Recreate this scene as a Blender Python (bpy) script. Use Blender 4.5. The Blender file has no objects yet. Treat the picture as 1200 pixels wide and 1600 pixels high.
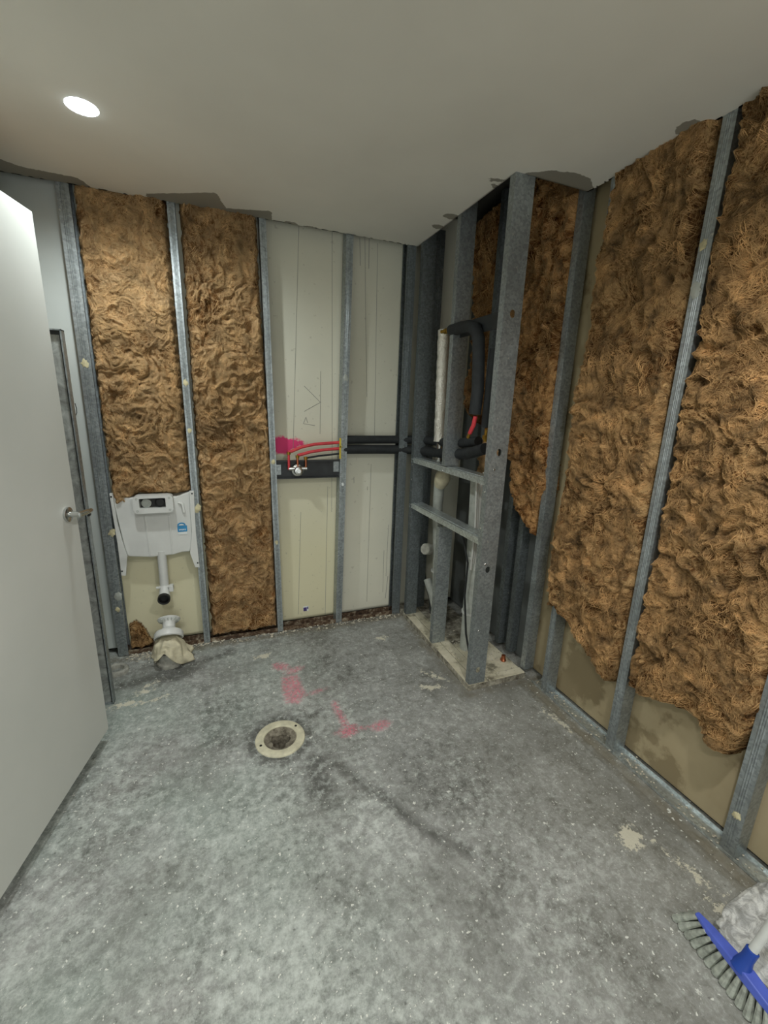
import bpy, bmesh, math, random
import numpy as np
from mathutils import Vector, Matrix
random.seed(7)
S = bpy.context.scene
C = S.collection

# ------------------------------------------------------------------ camera
CF, YAW, PITCH, ROLL, CH = 665.34, 0.3756, 0.2454, 0.0327, 1.4674
def cam_axes():
    cy, sy, cp, sp = math.cos(YAW), math.sin(YAW), math.cos(PITCH), math.sin(PITCH)
    f = Vector((sy*cp, cy*cp, -sp)); r = Vector((cy, -sy, 0)); u = r.cross(f)
    c, s = math.cos(ROLL), math.sin(ROLL)
    return f, c*r + s*u, -s*r + c*u
FW, RT, UP = cam_axes()
cam_data = bpy.data.cameras.new('camera')
cam_data.sensor_fit = 'VERTICAL'; cam_data.sensor_height = 24.0; cam_data.lens = CF/1600*24
cam_data.clip_start = 0.02; cam_data.clip_end = 50
cam = bpy.data.objects.new('camera', cam_data); C.objects.link(cam)
m = Matrix.Identity(4)
for i in range(3):
    m[i][0], m[i][1], m[i][2] = RT[i], UP[i], -FW[i]
m[2][3] = CH
cam.matrix_world = m
S.camera = cam

# ------------------------------------------------------------------ light and exposure
S.view_settings.view_transform = 'Standard'; S.view_settings.look = 'None'
S.view_settings.gamma = 1.0; S.view_settings.use_curve_mapping = False
S.view_settings.exposure = 0.62
w = bpy.data.worlds.new('world'); S.world = w; w.use_nodes = True
w.node_tree.nodes['Background'].inputs[0].default_value = (0.97, 1.0, 0.98, 1)
w.node_tree.nodes['Background'].inputs[1].default_value = 1.15
LIGHTS = [(-0.351, 1.94, 2.375, 30, 168, (0.95, 1.0, 0.99)), (0.75, 0.25, 2.375, 44, 150, (1.0, .99, .96)), (-0.40, -0.35, 2.375, 46, 150, (1.0, .99, .96))]
for x, y, z, e, sz, lc in LIGHTS:
    ld = bpy.data.lights.new('downlight_beam', 'SPOT'); ld.energy = e; ld.color = lc
    ld.shadow_soft_size = 0.04; ld.spot_size = math.radians(sz); ld.spot_blend = 0.6
    lo = bpy.data.objects.new('downlight_beam', ld); C.objects.link(lo); lo.location = (x, y, z)

# ------------------------------------------------------------------ room sizes (metres)
YB, XR, XC, YC, H = 2.586, 1.554, 1.177, 1.667, 2.4      # stud faces, ceiling height
LB, LR, XL = 2.668, 1.632, -0.79                         # lining planes behind the studs, left wall

def G(px, py, ax, val):
    """the point of the room plane (axis ax = val) seen at a photo position"""
    d = FW*CF + RT*(px-600) - UP*(py-800)
    o = Vector((0, 0, CH)); t = (val-o[ax])/d[ax]
    return o + d*t

# ------------------------------------------------------------------ numpy noise
_rng = np.random.RandomState(3)
_P = _rng.permutation(256); _P = np.concatenate([_P, _P, _P])
_GR = _rng.normal(size=(256, 3)); _GR /= np.linalg.norm(_GR, axis=1)[:, None]
def perlin(x, y, z=0.0):
    x = np.asarray(x, float); y = np.asarray(y, float); z = np.zeros_like(x)+z
    xi, yi, zi = np.floor(x).astype(int), np.floor(y).astype(int), np.floor(z).astype(int)
    xf, yf, zf = x-xi, y-yi, z-zi
    u, v, w_ = [t*t*t*(t*(t*6-15)+10) for t in (xf, yf, zf)]
    def g(a, b, c):
        h = _P[_P[_P[(xi+a) & 255]+((yi+b) & 255)]+((zi+c) & 255)]
        q = _GR[h]; return q[..., 0]*(xf-a)+q[..., 1]*(yf-b)+q[..., 2]*(zf-c)
    def L(a, b, t): return a+(b-a)*t
    return L(L(L(g(0,0,0), g(1,0,0), u), L(g(0,1,0), g(1,1,0), u), v),
             L(L(g(0,0,1), g(1,0,1), u), L(g(0,1,1), g(1,1,1), u), v), w_)
def fbm(x, y, z=0.0, o=4):
    s = 0; a = 1.0; f = 1.0
    for i in range(o):
        s = s + a*perlin(x*f, y*f, z+i*7.3); a *= .5; f *= 2.03
    return s
def ridged(x, y, z=0.0, o=4):
    s = 0; a = 1.0; f = 1.0
    for i in range(o):
        s = s + a*(1-np.minimum(1, 3.0*np.abs(perlin(x*f, y*f, z+i*5.1)))); a *= .5; f *= 2.1
    return s/1.9
def poly_sd(u, v, poly):
    """signed distance to a polygon, positive inside"""
    u = np.asarray(u, float); v = np.asarray(v, float)
    d = np.full(u.shape, 1e9); ins = np.zeros(u.shape, bool)
    n = len(poly)
    for i in range(n):
        ax, ay = poly[i]; bx, by = poly[(i+1) % n]
        ex, ey = bx-ax, by-ay
        t = np.clip(((u-ax)*ex+(v-ay)*ey)/(ex*ex+ey*ey+1e-12), 0, 1)
        d = np.minimum(d, np.hypot(u-ax-t*ex, v-ay-t*ey))
        c = ((ay > v) != (by > v)) & (u < (bx-ax)*(v-ay)/((by-ay) if by != ay else 1e-9)+ax)
        ins ^= c
    return np.where(ins, d, -d)
def line_sd(u, v, pts, r):
    d = np.full(np.shape(u), 1e9)
    for (ax, ay), (bx, by) in zip(pts[:-1], pts[1:]):
        ex, ey = bx-ax, by-ay
        t = np.clip(((u-ax)*ex+(v-ay)*ey)/(ex*ex+ey*ey+1e-12), 0, 1)
        d = np.minimum(d, np.hypot(u-ax-t*ex, v-ay-t*ey))
    return r-d

# ------------------------------------------------------------------ materials
def srgb(r, g, b):
    def f(c):
        c /= 255
        return c/12.92 if c <= .04045 else ((c+.055)/1.055)**2.4
    return (f(r), f(g), f(b), 1)
class NT:
    def __init__(s, name):
        s.m = bpy.data.materials.new(name); s.m.use_nodes = True
        s.t = s.m.node_tree; s.b = s.t.nodes['Principled BSDF']
        s.tc = s.t.nodes.new('ShaderNodeTexCoord').outputs['Object']
    def n(s, typ, **kw):
        nd = s.t.nodes.new('ShaderNode'+typ)
        for k, v in kw.items():
            if k in nd.inputs.keys(): nd.inputs[k].default_value = v
            else: setattr(nd, k, v)
        return nd
    def link(s, a, b): s.t.links.new(a, b)
    def noise(s, scale, detail=4, rough=.55, dist=0, vec=None):
        nd = s.n('TexNoise', Scale=scale, Detail=detail, Roughness=rough, Distortion=dist)
        s.link(vec or s.tc, nd.inputs['Vector']); return nd.outputs['Fac']
    def ramp(s, fac, stops):
        r = s.n('ValToRGB'); e = r.color_ramp.elements
        e[0].position, e[0].color = stops[0]; e[1].position, e[1].color = stops[-1]
        for p, c in stops[1:-1]:
            q = e.new(p); q.color = c
        s.link(fac, r.inputs[0]); return r.outputs[0]
    def mix(s, f, a, b):
        x = s.n('Mix', data_type='RGBA')
        for i, v in ((0, f), (6, a), (7, b)):
            if hasattr(v, 'links') or hasattr(v, 'is_output'): s.link(v, x.inputs[i])
            else: x.inputs[i].default_value = v
        return x.outputs[2]
    def math(s, op, a, b=None, c=None, clamp=False):
        x = s.n('Math', operation=op); x.use_clamp = clamp
        for i, v in enumerate((a, b, c)):
            if v is None: continue
            if hasattr(v, 'is_output'): s.link(v, x.inputs[i])
            else: x.inputs[i].default_value = v
        return x.outputs[0]
    def attr(s, name):
        a = s.n('Attribute'); a.attribute_name = name; return a.outputs['Fac']
    def step(s, v, lo, hi):
        x = s.n('MapRange'); x.clamp = True
        s.link(v, x.inputs[0]); x.inputs[1].default_value = lo; x.inputs[2].default_value = hi
        return x.outputs[0]
    def bump(s, h, strength=.3, dist=.01):
        b = s.n('Bump', Strength=strength, Distance=dist); s.link(h, b.inputs['Height'])
        s.link(b.outputs[0], s.b.inputs['Normal'])
    def set(s, col=None, rough=.6, metal=0.0, spec=None):
        if col is not None:
            if hasattr(col, 'is_output'): s.link(col, s.b.inputs['Base Color'])
            else: s.b.inputs['Base Color'].default_value = col
        if hasattr(rough, 'is_output'): s.link(rough, s.b.inputs['Roughness'])
        else: s.b.inputs['Roughness'].default_value = rough
        s.b.inputs['Metallic'].default_value = metal
        if spec is not None: s.b.inputs['Specular IOR Level'].default_value = spec
        return s.m
def plain(name, col, rough=.55, metal=0, var=.12, scale=25, bump=0.0):
    t = NT(name); k = t.noise(scale, 5)
    d = tuple(c*(1-var*1.6) for c in col[:3])+(1,); l = tuple(min(1, c*(1+var)) for c in col[:3])+(1,)
    c = t.ramp(k, [(.3, d), (.7, l)])
    if bump: t.bump(k, bump, .004)
    return t.set(c, rough, metal)

def galv(name, base, dusty=.35, rough=.42):
    t = NT(name)
    v = t.n('TexVoronoi', Scale=110.0); t.link(t.tc, v.inputs['Vector'])
    sp = t.n('SeparateColor'); t.link(v.outputs['Color'], sp.inputs[0])
    a = tuple(c*.72 for c in base[:3])+(1,); b = tuple(min(1, c*1.15) for c in base[:3])+(1,)
    c = t.ramp(sp.outputs[0], [(0, a), (1, b)])
    big = t.noise(6, 5, .6)
    c = t.mix(t.math('MULTIPLY', t.step(big, .42, .7), .5), c, tuple(x*.62 for x in base[:3])+(1,))
    wh = t.noise(38, 6, .7)
    c = t.mix(t.step(wh, .66, .71), c, srgb(205, 205, 195))
    r = t.math('ADD', t.math('MULTIPLY', t.noise(14, 4), .3), rough-.12)
    t.bump(wh, .08, .002)
    t.set(c, r, .75)
    return t.m
M = {}
M['galv'] = galv('galvanised_steel', srgb(168, 176, 178))
M['galv_light'] = galv('bright_galvanised_steel', srgb(206, 214, 214), rough=.34)
M['galv_dark'] = galv('dark_toned_steel', srgb(128, 136, 138), rough=.5)  # darker and rougher tone of the galvanised steel

def wool(name, dark, mid, light, seed=0, fl=.5):
    t = NT(name)
    n0 = t.n('TexNoise', Scale=5.0, Detail=3.0); t.link(t.tc, n0.inputs['Vector'])
    sub = t.n('VectorMath', operation='SUBTRACT'); t.link(n0.outputs['Color'], sub.inputs[0]); sub.inputs[1].default_value = (.5, .5, .5)
    sc = t.n('VectorMath', operation='SCALE'); t.link(sub.outputs[0], sc.inputs[0]); sc.inputs['Scale'].default_value = .35
    ad = t.n('VectorMath', operation='ADD'); t.link(t.tc, ad.inputs[0]); t.link(sc.outputs[0], ad.inputs[1])
    off = t.n('VectorMath', operation='ADD'); t.link(ad.outputs[0], off.inputs[0]); off.inputs[1].default_value = (seed*3.7, seed*1.3, seed)
    v = off.outputs[0]
    fine = t.noise(38, 8, .68, 1.8, v)
    midn = t.noise(9, 6, .6, 1.2, v)
    rd = t.math('ABSOLUTE', t.math('SUBTRACT', t.noise(22, 5, .6, 2.2, v), .5))
    str_ = t.math('SUBTRACT', 1.0, t.math('MULTIPLY', rd, 9.0), clamp=True)
    k = t.math('ADD', t.math('MULTIPLY', midn, .70), t.math('MULTIPLY', fine, .55))
    k = t.math('ADD', k, t.math('MULTIPLY', str_, .09*fl*2))
    c = t.ramp(k, [(.52, dark), (.62, mid), (.74, light)])
    pt = t.noise(3.2, 3, .5)
    c = t.mix(t.math('MULTIPLY', t.step(pt, .50, .64), .55), c, tuple(a_*.9 for a_ in dark[:3])+(1,))
    c = t.mix(t.math('MULTIPLY', t.step(pt, .46, .34), .30), c, light)
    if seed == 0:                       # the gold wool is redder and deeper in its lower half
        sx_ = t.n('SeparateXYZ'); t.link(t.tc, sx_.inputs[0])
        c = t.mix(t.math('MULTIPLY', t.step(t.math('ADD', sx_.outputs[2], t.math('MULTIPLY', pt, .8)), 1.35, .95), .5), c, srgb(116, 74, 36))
    h = t.math('ADD', t.math('MULTIPLY', fine, .8), t.math('MULTIPLY', str_, .4))
    t.bump(h, .9, .013)
    t.set(c, .95, 0, .08)
    return t.m
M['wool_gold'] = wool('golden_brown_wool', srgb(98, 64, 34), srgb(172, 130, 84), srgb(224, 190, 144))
M['wool_brown'] = wool('brown_wool', srgb(66, 42, 22), srgb(134, 96, 58), srgb(214, 176, 124), 2)
M['wool_deep'] = wool('deep_brown_wool', srgb(72, 44, 22), srgb(138, 92, 52), srgb(206, 160, 106), 4)
M['fibre_light'] = plain('light_fibre', srgb(222, 186, 134), .9, var=.35, scale=14)
M['fibre_brown'] = plain('brown_fibre', srgb(200, 160, 108), .9, var=.5, scale=14)

M['white_plastic'] = plain('white_plastic', srgb(214, 216, 212), .38, var=.05, scale=8)
M['cream_pvc'] = plain('cream_pvc', srgb(206, 202, 176), .5, var=.15, scale=30, bump=.2)
M['dusty_pvc'] = plain('dusty_pvc', srgb(168, 168, 158), .7, var=.25, scale=30, bump=.3)
M['grey_pvc'] = plain('grey_pvc', srgb(182, 187, 180), .5, var=.12, scale=25)
M['black'] = plain('black_foam', srgb(34, 38, 40), .75, var=.25, scale=30, bump=.2)
M['black_metal'] = plain('black_metal', srgb(38, 42, 44), .5, var=.25, scale=20)
M['red_pipe'] = plain('red_pipe', srgb(205, 62, 70), .4, var=.12, scale=30)
M['brass'] = plain('brass', srgb(176, 140, 60), .32, .9)
M['copper'] = plain('copper', srgb(184, 112, 80), .3, .9)
M['chrome'] = plain('chrome', srgb(200, 202, 200), .22, 1, var=.06)
M['foil'] = None
t = NT('crinkled_foil'); k = t.noise(60, 5, .6, 1); t.bump(k, .7, .01); M['foil'] = t.set(srgb(240, 238, 228), .25, .6)
M['bag'] = plain('crumpled_cloth', srgb(205, 198, 170), .75, var=.2, scale=20, bump=.4)
M['daub'] = plain('dried_adhesive', srgb(206, 198, 160), .85, var=.2, scale=40, bump=.4)
M['rubber'] = plain('dark_rubber', srgb(28, 28, 28), .5)
M['blue'] = plain('blue_plastic', srgb(84, 104, 200), .4, var=.08)
M['blue_dark'] = plain('deep_blue_plastic', srgb(34, 70, 160), .35, var=.08)
M['bristle'] = plain('grey_bristles', srgb(172, 178, 168), .7, var=.25, scale=60)
M['handle_white'] = plain('white_handle', srgb(205, 208, 204), .4, var=.06)
M['yellow'] = plain('yellow_clip', srgb(214, 190, 60), .5)
M['pencil'] = plain('pencil', srgb(140, 140, 132), .8)
M['sticker_blue'] = plain('sticker_blue', srgb(48, 138, 190), .4, var=.08)
M['paper_white'] = plain('paper_white', srgb(226, 232, 232), .5, var=.03)
M['violet'] = plain('sticker_violet', srgb(74, 62, 120), .5)
M['screw'] = plain('screw', srgb(60, 62, 62), .4, .7)
M['hole'] = plain('dark_recess', srgb(12, 12, 12), .9)

# door paint, soft satin
t = NT('satin_grey_white_door'); k = t.noise(3, 3)
M['door'] = t.set(t.ramp(k, [(.3, srgb(205, 208, 202)), (.7, srgb(212, 214, 208))]), .42)
# mottled panel
t = NT('mottled_grey_panel'); k = t.noise(16, 6, .6, 1.4)
M['mottle'] = t.set(t.ramp(k, [(.32, srgb(120, 122, 118)), (.52, srgb(164, 168, 164)), (.7, srgb(196, 200, 196))]), .45, .25)
# ceiling
t = NT('ceiling_paint'); k = t.noise(2.2, 3)
c = t.ramp(k, [(.3, srgb(224, 222, 212)), (.7, srgb(232, 230, 220))])
torn = t.math('ADD', t.attr('torn'), t.math('MULTIPLY', t.math('SUBTRACT', t.noise(55, 4), .5), .022))
c = t.mix(t.step(torn, -.001, .001), c, srgb(146, 142, 130))
M['ceiling'] = t.set(c, .85)
# back lining: cream wall board with pale joints
t = NT('cream_lining_board'); k = t.noise(1.6, 4); f = t.noise(40, 5)
xyz = t.n('SeparateXYZ'); t.link(t.tc, xyz.inputs[0])
c = t.ramp(k, [(.35, srgb(206, 206, 190)), (.65, srgb(216, 214, 196))])
low = t.step(xyz.outputs[2], 1.4, .5)
xr = t.step(xyz.outputs[0], .76, .70)
c = t.mix(t.math('MULTIPLY', low, t.math('MULTIPLY', xr, .75)), c, srgb(216, 210, 172))
fl = t.step(f, .66, .70)
c = t.mix(t.math('MULTIPLY', fl, .35), c, srgb(150, 146, 130))
pk = t.math('ADD', t.attr('pink'), t.math('MULTIPLY', t.math('SUBTRACT', t.noise(40, 4), .5), .05))
c = t.mix(t.step(pk, -.004, .008), c, srgb(226, 62, 122))
M['lining'] = t.set(c, .7)
t = NT('grey_white_lining'); k = t.noise(2, 4)
M['lining_left'] = t.set(t.ramp(k, [(.35, srgb(192, 200, 196)), (.65, srgb(206, 212, 208))]), .6)
t = NT('olive_brown_lining'); k = t.noise(4, 6, .6)
c = t.ramp(k, [(.42, srgb(138, 124, 94)), (.47, srgb(166, 152, 120)), (.7, srgb(174, 160, 128))])
M['lining_brown'] = t.set(c, .75)
M['lining_shaded'] = plain('shade_toned_board', srgb(92, 96, 94), .6, var=.2, scale=6)  # the riser's shade is put into this board's colour
M['wall'] = plain('plain_wall_paint', srgb(200, 200, 192), .8, var=.03, scale=2)
M['slab'] = plain('dark_slab', srgb(70, 68, 62), .9, var=.2, scale=4)
# cream hob
t = NT('cream_hob'); k = t.noise(9, 6, .65)
M['hob'] = t.set(t.ramp(k, [(.34, srgb(120, 116, 98)), (.45, srgb(196, 190, 166)), (.7, srgb(222, 216, 194))]), .7); 
t = NT('rough_plinth_mortar'); k = t.noise(22, 7, .7); t.bump(k, .6, .01)
M['plinth'] = t.set(t.ramp(k, [(.36, srgb(86, 80, 68)), (.5, srgb(140, 136, 122)), (.66, srgb(190, 186, 170))]), .9)
t = NT('brown_grime'); k = t.noise(30, 7, .7); t.bump(k, .8, .01)
M['grime'] = t.set(t.ramp(k, [(.35, srgb(52, 38, 28)), (.5, srgb(96, 76, 58)), (.62, srgb(150, 140, 120)), (.7, srgb(205, 200, 186))]), .9)
M['rubble'] = plain('plaster_rubble', srgb(196, 190, 172), .9, var=.3, scale=60)

# concrete floor
t = NT('worn_concrete')
a = t.noise(3.0, 7, .62, .4); b = t.noise(26, 8, .72, .6); f = t.noise(140, 5, .7)
k = t.math('ADD', t.math('MULTIPLY', a, .45), t.math('MULTIPLY', b, .55))
c = t.ramp(k, [(.38, srgb(98, 99, 95)), (.47, srgb(136, 138, 134)), (.55, srgb(156, 158, 155)), (.65, srgb(196, 200, 196))])
gr = t.noise(1.3, 4, .5)
xyz = t.n('SeparateXYZ'); t.link(t.tc, xyz.inputs[0])
gl = t.step(xyz.outputs[0], .75, -.35)
c = t.mix(t.math('MULTIPLY', t.math('MULTIPLY', t.step(gr, .40, .62), .5), gl), c, srgb(150, 172, 160))
rr = t.step(xyz.outputs[0], .7, 1.35)
c = t.mix(t.math('MULTIPLY', rr, .3), c, srgb(136, 132, 116))
fine_ = t.noise(95, 6, .75)
c = t.mix(t.math('MULTIPLY', t.step(fine_, .54, .68), .45), c, srgb(206, 210, 206))
c = t.mix(t.math('MULTIPLY', t.step(fine_, .44, .32), .4), c, srgb(92, 92, 88))
dk = t.math('ADD', t.attr('dark'), t.math('MULTIPLY', t.math('SUBTRACT', t.noise(22, 5), .5), .06))
c = t.mix(t.math('MULTIPLY', t.step(dk, -.02, .025), .75), c, srgb(66, 66, 62))
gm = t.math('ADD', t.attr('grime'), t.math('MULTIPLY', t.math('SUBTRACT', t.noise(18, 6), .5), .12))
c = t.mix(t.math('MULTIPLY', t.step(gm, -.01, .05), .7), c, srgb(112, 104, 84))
chalk = t.math('ADD', t.attr('chalk'), t.math('MULTIPLY', t.math('SUBTRACT', t.noise(30, 7, .75), .5), .9))
c = t.mix(t.math('MULTIPLY', t.step(chalk, .02, .22), .75), c, srgb(205, 212, 206))
sp1 = t.step(t.noise(75, 3, .5), .665, .69); sp2 = t.step(t.noise(33, 4, .6), .675, .695)
sp = t.math('MAXIMUM', t.math('MAXIMUM', sp1, sp2), t.math('MULTIPLY', t.step(t.noise(15, 7, .72), .655, .69), .8))
bg = t.noise(1.9, 3, .5)
c = t.mix(t.math('MULTIPLY', t.step(bg, .50, .36), .35), c, srgb(112, 112, 106))
c = t.mix(t.math('MULTIPLY', sp, .85), c, srgb(226, 228, 220))
ds = t.step(t.noise(60, 3, .5), .30, .28)
c = t.mix(t.math('MULTIPLY', ds, .5), c, srgb(74, 74, 70))
whp = t.math('ADD', t.attr('plaster'), t.math('MULTIPLY', t.math('SUBTRACT', t.noise(34, 7, .75), .5), .17))
c = t.mix(t.math('MULTIPLY', t.step(whp, .004, .010), .85), c, srgb(214, 210, 190))
pk = t.math('ADD', t.attr('pink'), t.math('MULTIPLY', t.math('SUBTRACT', t.noise(55, 6, .7), .5), .05))
pkf = t.math('MULTIPLY', t.step(pk, -.012, .014), t.step(t.noise(70, 5, .7), .38, .58))
c = t.mix(t.math('MULTIPLY', pkf, .66), c, srgb(228, 112, 136))
t.bump(t.math('ADD', t.math('MULTIPLY', b, .7), t.math('MULTIPLY', f, .4)), .35, .006)
M['floor'] = t.set(c, t.math('ADD', t.math('MULTIPLY', b, .4), .38), 0, .4)

def emis(name, col, st):
    m_ = bpy.data.materials.new(name); m_.use_nodes = True
    b = m_.node_tree.nodes['Principled BSDF']
    b.inputs['Base Color'].default_value = (1, 1, 1, 1)
    b.inputs['Emission Color'].default_value = col; b.inputs['Emission Strength'].default_value = st
    return m_
M['lamp'] = emis('lamp_glow', (0.80, 0.92, 1.0, 1), 22)

# ------------------------------------------------------------------ mesh helpers
class MB:
    def __init__(s): s.v = []; s.f = []
    def add(s, v, f):
        o = len(s.v); s.v += [tuple(p) for p in v]; s.f += [tuple(i+o for i in q) for q in f]; return s
    def box(s, a, b):
        x0, y0, z0 = [min(p, q) for p, q in zip(a, b)]; x1, y1, z1 = [max(p, q) for p, q in zip(a, b)]
        return s.add([(x0,y0,z0),(x1,y0,z0),(x1,y1,z0),(x0,y1,z0),(x0,y0,z1),(x1,y0,z1),(x1,y1,z1),(x0,y1,z1)],
                     [(0,3,2,1),(4,5,6,7),(0,1,5,4),(1,2,6,5),(2,3,7,6),(3,0,4,7)])
    def tube(s, pts, r, n=14, caps=True):
        pts = [Vector(p) for p in pts]; N = len(pts)
        rs = r if isinstance(r, (list, tuple)) else [r]*N
        vs = []; prev = None
        for i, p in enumerate(pts):
            d = (pts[min(i+1, N-1)]-pts[max(i-1, 0)]).normalized()
            if prev is None:
                a = Vector((0, 0, 1)) if abs(d.z) < .9 else Vector((1, 0, 0)); a = (a-d*a.dot(d)).normalized()
            else: a = (prev-d*prev.dot(d)).normalized()
            prev = a; b = d.cross(a)
            for k in range(n):
                t_ = 2*math.pi*k/n; vs.append(p+(a*math.cos(t_)+b*math.sin(t_))*rs[i])
        fs = [(i*n+k, i*n+(k+1) % n, (i+1)*n+(k+1) % n, (i+1)*n+k) for i in range(N-1) for k in range(n)]
        if caps: fs += [tuple(range(n-1, -1, -1)), tuple((N-1)*n+k for k in range(n))]
        return s.add(vs, fs)
    def lathe(s, o, axis, prof, n=32, wob=0):
        """prof: list of (radius, height along axis)"""
        o = Vector(o); d = Vector(axis).normalized()
        a = Vector((0, 0, 1)) if abs(d.z) < .9 else Vector((1, 0, 0)); a = (a-d*a.dot(d)).normalized(); b = d.cross(a)
        vs = []
        for j, (r, h) in enumerate(prof):
            for k in range(n):
                t_ = 2*math.pi*k/n; rr = r*(1+wob*math.sin(3*t_+j))
                vs.append(o+d*h+(a*math.cos(t_)+b*math.sin(t_))*rr)
        fs = [(j*n+k, j*n+(k+1) % n, (j+1)*n+(k+1) % n, (j+1)*n+k) for j in range(len(prof)-1) for k in range(n)]
        return s.add(vs, fs)
    def prism(s, poly, tr, d0, d1):
        """poly 2-D, tr(u,v,depth)->3-D"""
        n = len(poly)
        vs = [tr(u, v, d0) for u, v in poly]+[tr(u, v, d1) for u, v in poly]
        fs = [tuple(range(n)), tuple(range(2*n-1, n-1, -1))]+[(i, i+n, (i+1) % n+n, (i+1) % n) for i in range(n)]
        return s.add(vs, fs)
    def sheet(s, prof, z0, z1, fn):
        """open profile in plan, swept along z"""
        n = len(prof); vs = [fn(u, v, z0) for u, v in prof]+[fn(u, v, z1) for u, v in prof]
        return s.add(vs, [(i, i+1, n+i+1, n+i) for i in range(n-1)])
    def build(s, name, m_, parent=None, smooth=False, bevel=0, solid=0, label=None):
        me = bpy.data.meshes.new(name); me.from_pydata(s.v, [], s.f); me.validate()
        bm = bmesh.new(); bm.from_mesh(me)
        if not solid: bmesh.ops.recalc_face_normals(bm, faces=bm.faces)
        bm.to_mesh(me); bm.free()
        me.materials.append(m_)
        if smooth:
            me.polygons.foreach_set('use_smooth', [True]*len(me.polygons))
            try: me.set_sharp_from_angle(angle=math.radians(40))
            except Exception: pass
        o = bpy.data.objects.new(name, me); C.objects.link(o)
        if parent:
            o.parent = parent
            o.matrix_parent_inverse = Matrix.Translation(parent.location).inverted() if parent.type == 'EMPTY' else Matrix.Identity(4)
        if solid:
            q = o.modifiers.new('thickness', 'SOLIDIFY'); q.thickness = solid; q.offset = 0
        if bevel:
            q = o.modifiers.new('bevel', 'BEVEL'); q.width = bevel; q.segments = 2; q.limit_method = 'ANGLE'
        if label: o['label'] = label
        return o
def thing(name, label, cat, loc, group=None):
    o = bpy.data.objects.new(name, None); o.empty_display_size = .05; C.objects.link(o); o.location = loc
    o['label'] = label; o['category'] = cat
    if group: o['group'] = group
    return o
def tag(o, label, cat, group=None, kind=None):
    o['label'] = label; o['category'] = cat
    if group: o['group'] = group
    if kind: o['kind'] = kind
    return o
def struct(o, label=None):
    o['kind'] = 'structure'
    if label: o['label'] = label
    return o
def arc(c, r, a0, a1, e1, e2, n=8):
    c = Vector(c); e1 = Vector(e1); e2 = Vector(e2)
    return [c+(e1*math.cos(a0+(a1-a0)*i/n)+e2*math.sin(a0+(a1-a0)*i/n))*r for i in range(n+1)]

def grid_mesh(name, us, vs, fn, keep, attrs, m_, kind='structure', smooth=True, parent=None):
    U, V = np.meshgrid(us, vs, indexing='ij')
    pts = fn(U, V).reshape(-1, 3)
    nu, nv = U.shape; idx = np.arange(nu*nv).reshape(nu, nv)
    q = np.stack([idx[:-1, :-1], idx[1:, :-1], idx[1:, 1:], idx[:-1, 1:]], -1).reshape(-1, 4)
    if keep is not None:
        K = keep(U, V); kk = (K[:-1, :-1] & K[1:, :-1] & K[1:, 1:] & K[:-1, 1:]).reshape(-1); q = q[kk]
    used = np.unique(q); remap = -np.ones(nu*nv, int); remap[used] = np.arange(len(used)); q = remap[q]
    me = bpy.data.meshes.new(name)
    me.vertices.add(len(used)); me.vertices.foreach_set('co', pts[used].astype('f').ravel())
    me.loops.add(q.size); me.loops.foreach_set('vertex_index', q.ravel().astype('i'))
    me.polygons.add(len(q)); me.polygons.foreach_set('loop_start', np.arange(0, q.size, 4, dtype='i'))
    me.polygons.foreach_set('loop_total', np.full(len(q), 4, 'i'))
    me.update(calc_edges=True)
    if smooth: me.polygons.foreach_set('use_smooth', [True]*len(q))
    for an, arr in attrs.items():
        A = me.attributes.new(an, 'FLOAT', 'POINT'); A.data.foreach_set('value', arr(U, V).reshape(-1)[used].astype('f'))
    me.materials.append(m_)
    o = bpy.data.objects.new(name, me); C.objects.link(o)
    if kind: o['kind'] = kind
    if parent: o.parent = parent
    return o

# ------------------------------------------------------------------ the room shell
DR = (0.187, 1.653)                      # floor drain
def blob(U, V, items):
    d = np.full(U.shape, -1.0)
    for (x, y, rx, ry, ang) in items:
        c_, s_ = math.cos(ang), math.sin(ang); du, dv = U-x, V-y
        a_ = (du*c_+dv*s_)/rx; b_ = (-du*s_+dv*c_)/ry
        d = np.maximum(d, (1-np.hypot(a_, b_))*min(rx, ry))
    return d
def f_pink(U, V):
    d = poly_sd(U, V, [(.25, 2.10), (.34, 2.10), (.36, 1.93), (.31, 1.85), (.24, 1.88), (.24, 2.0)])-.005
    d = np.maximum(d, blob(U, V, [(.265, 2.20, .05, .035, -.7), (.33, 2.14, .05, .022, .3), (.645, 1.582, .045, .028, .2), (.49, 1.60, .045, .035, .3)]))
    d = np.maximum(d, line_sd(U, V, [(.475, 1.80), (.478, 1.72), (.49, 1.61)], .014))
    d = np.maximum(d, line_sd(U, V, [(.43, 1.60), (.49, 1.60), (.64, 1.585)], .006))
    return np.maximum(d, blob(U, V, [(.41, 1.92, .05, .015, .2)])-.004)
def f_dark(U, V):
    d = blob(U, V, [(.30, 1.37, .05, .10, .1), (.31, 1.47, .06, .05, 0), (-.28, 2.32, .14, .07, .1), (.36, 1.75, .06, .03, 0)])
    d = np.maximum(d, line_sd(U, V, [(.32, 1.46), (.40, 1.42), (.46, 1.30), (.54, 1.19), (.58, 1.09), (.65, 1.0), (.72, .93)], .022))
    d = np.maximum(d, line_sd(U, V, [(-.55, 2.28), (-.3, 2.33), (0, 2.45)], .05)-.02)
    ring = .03-np.abs(np.hypot(U-DR[0], V-DR[1])-.12)
    return np.maximum(d, ring)
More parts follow.
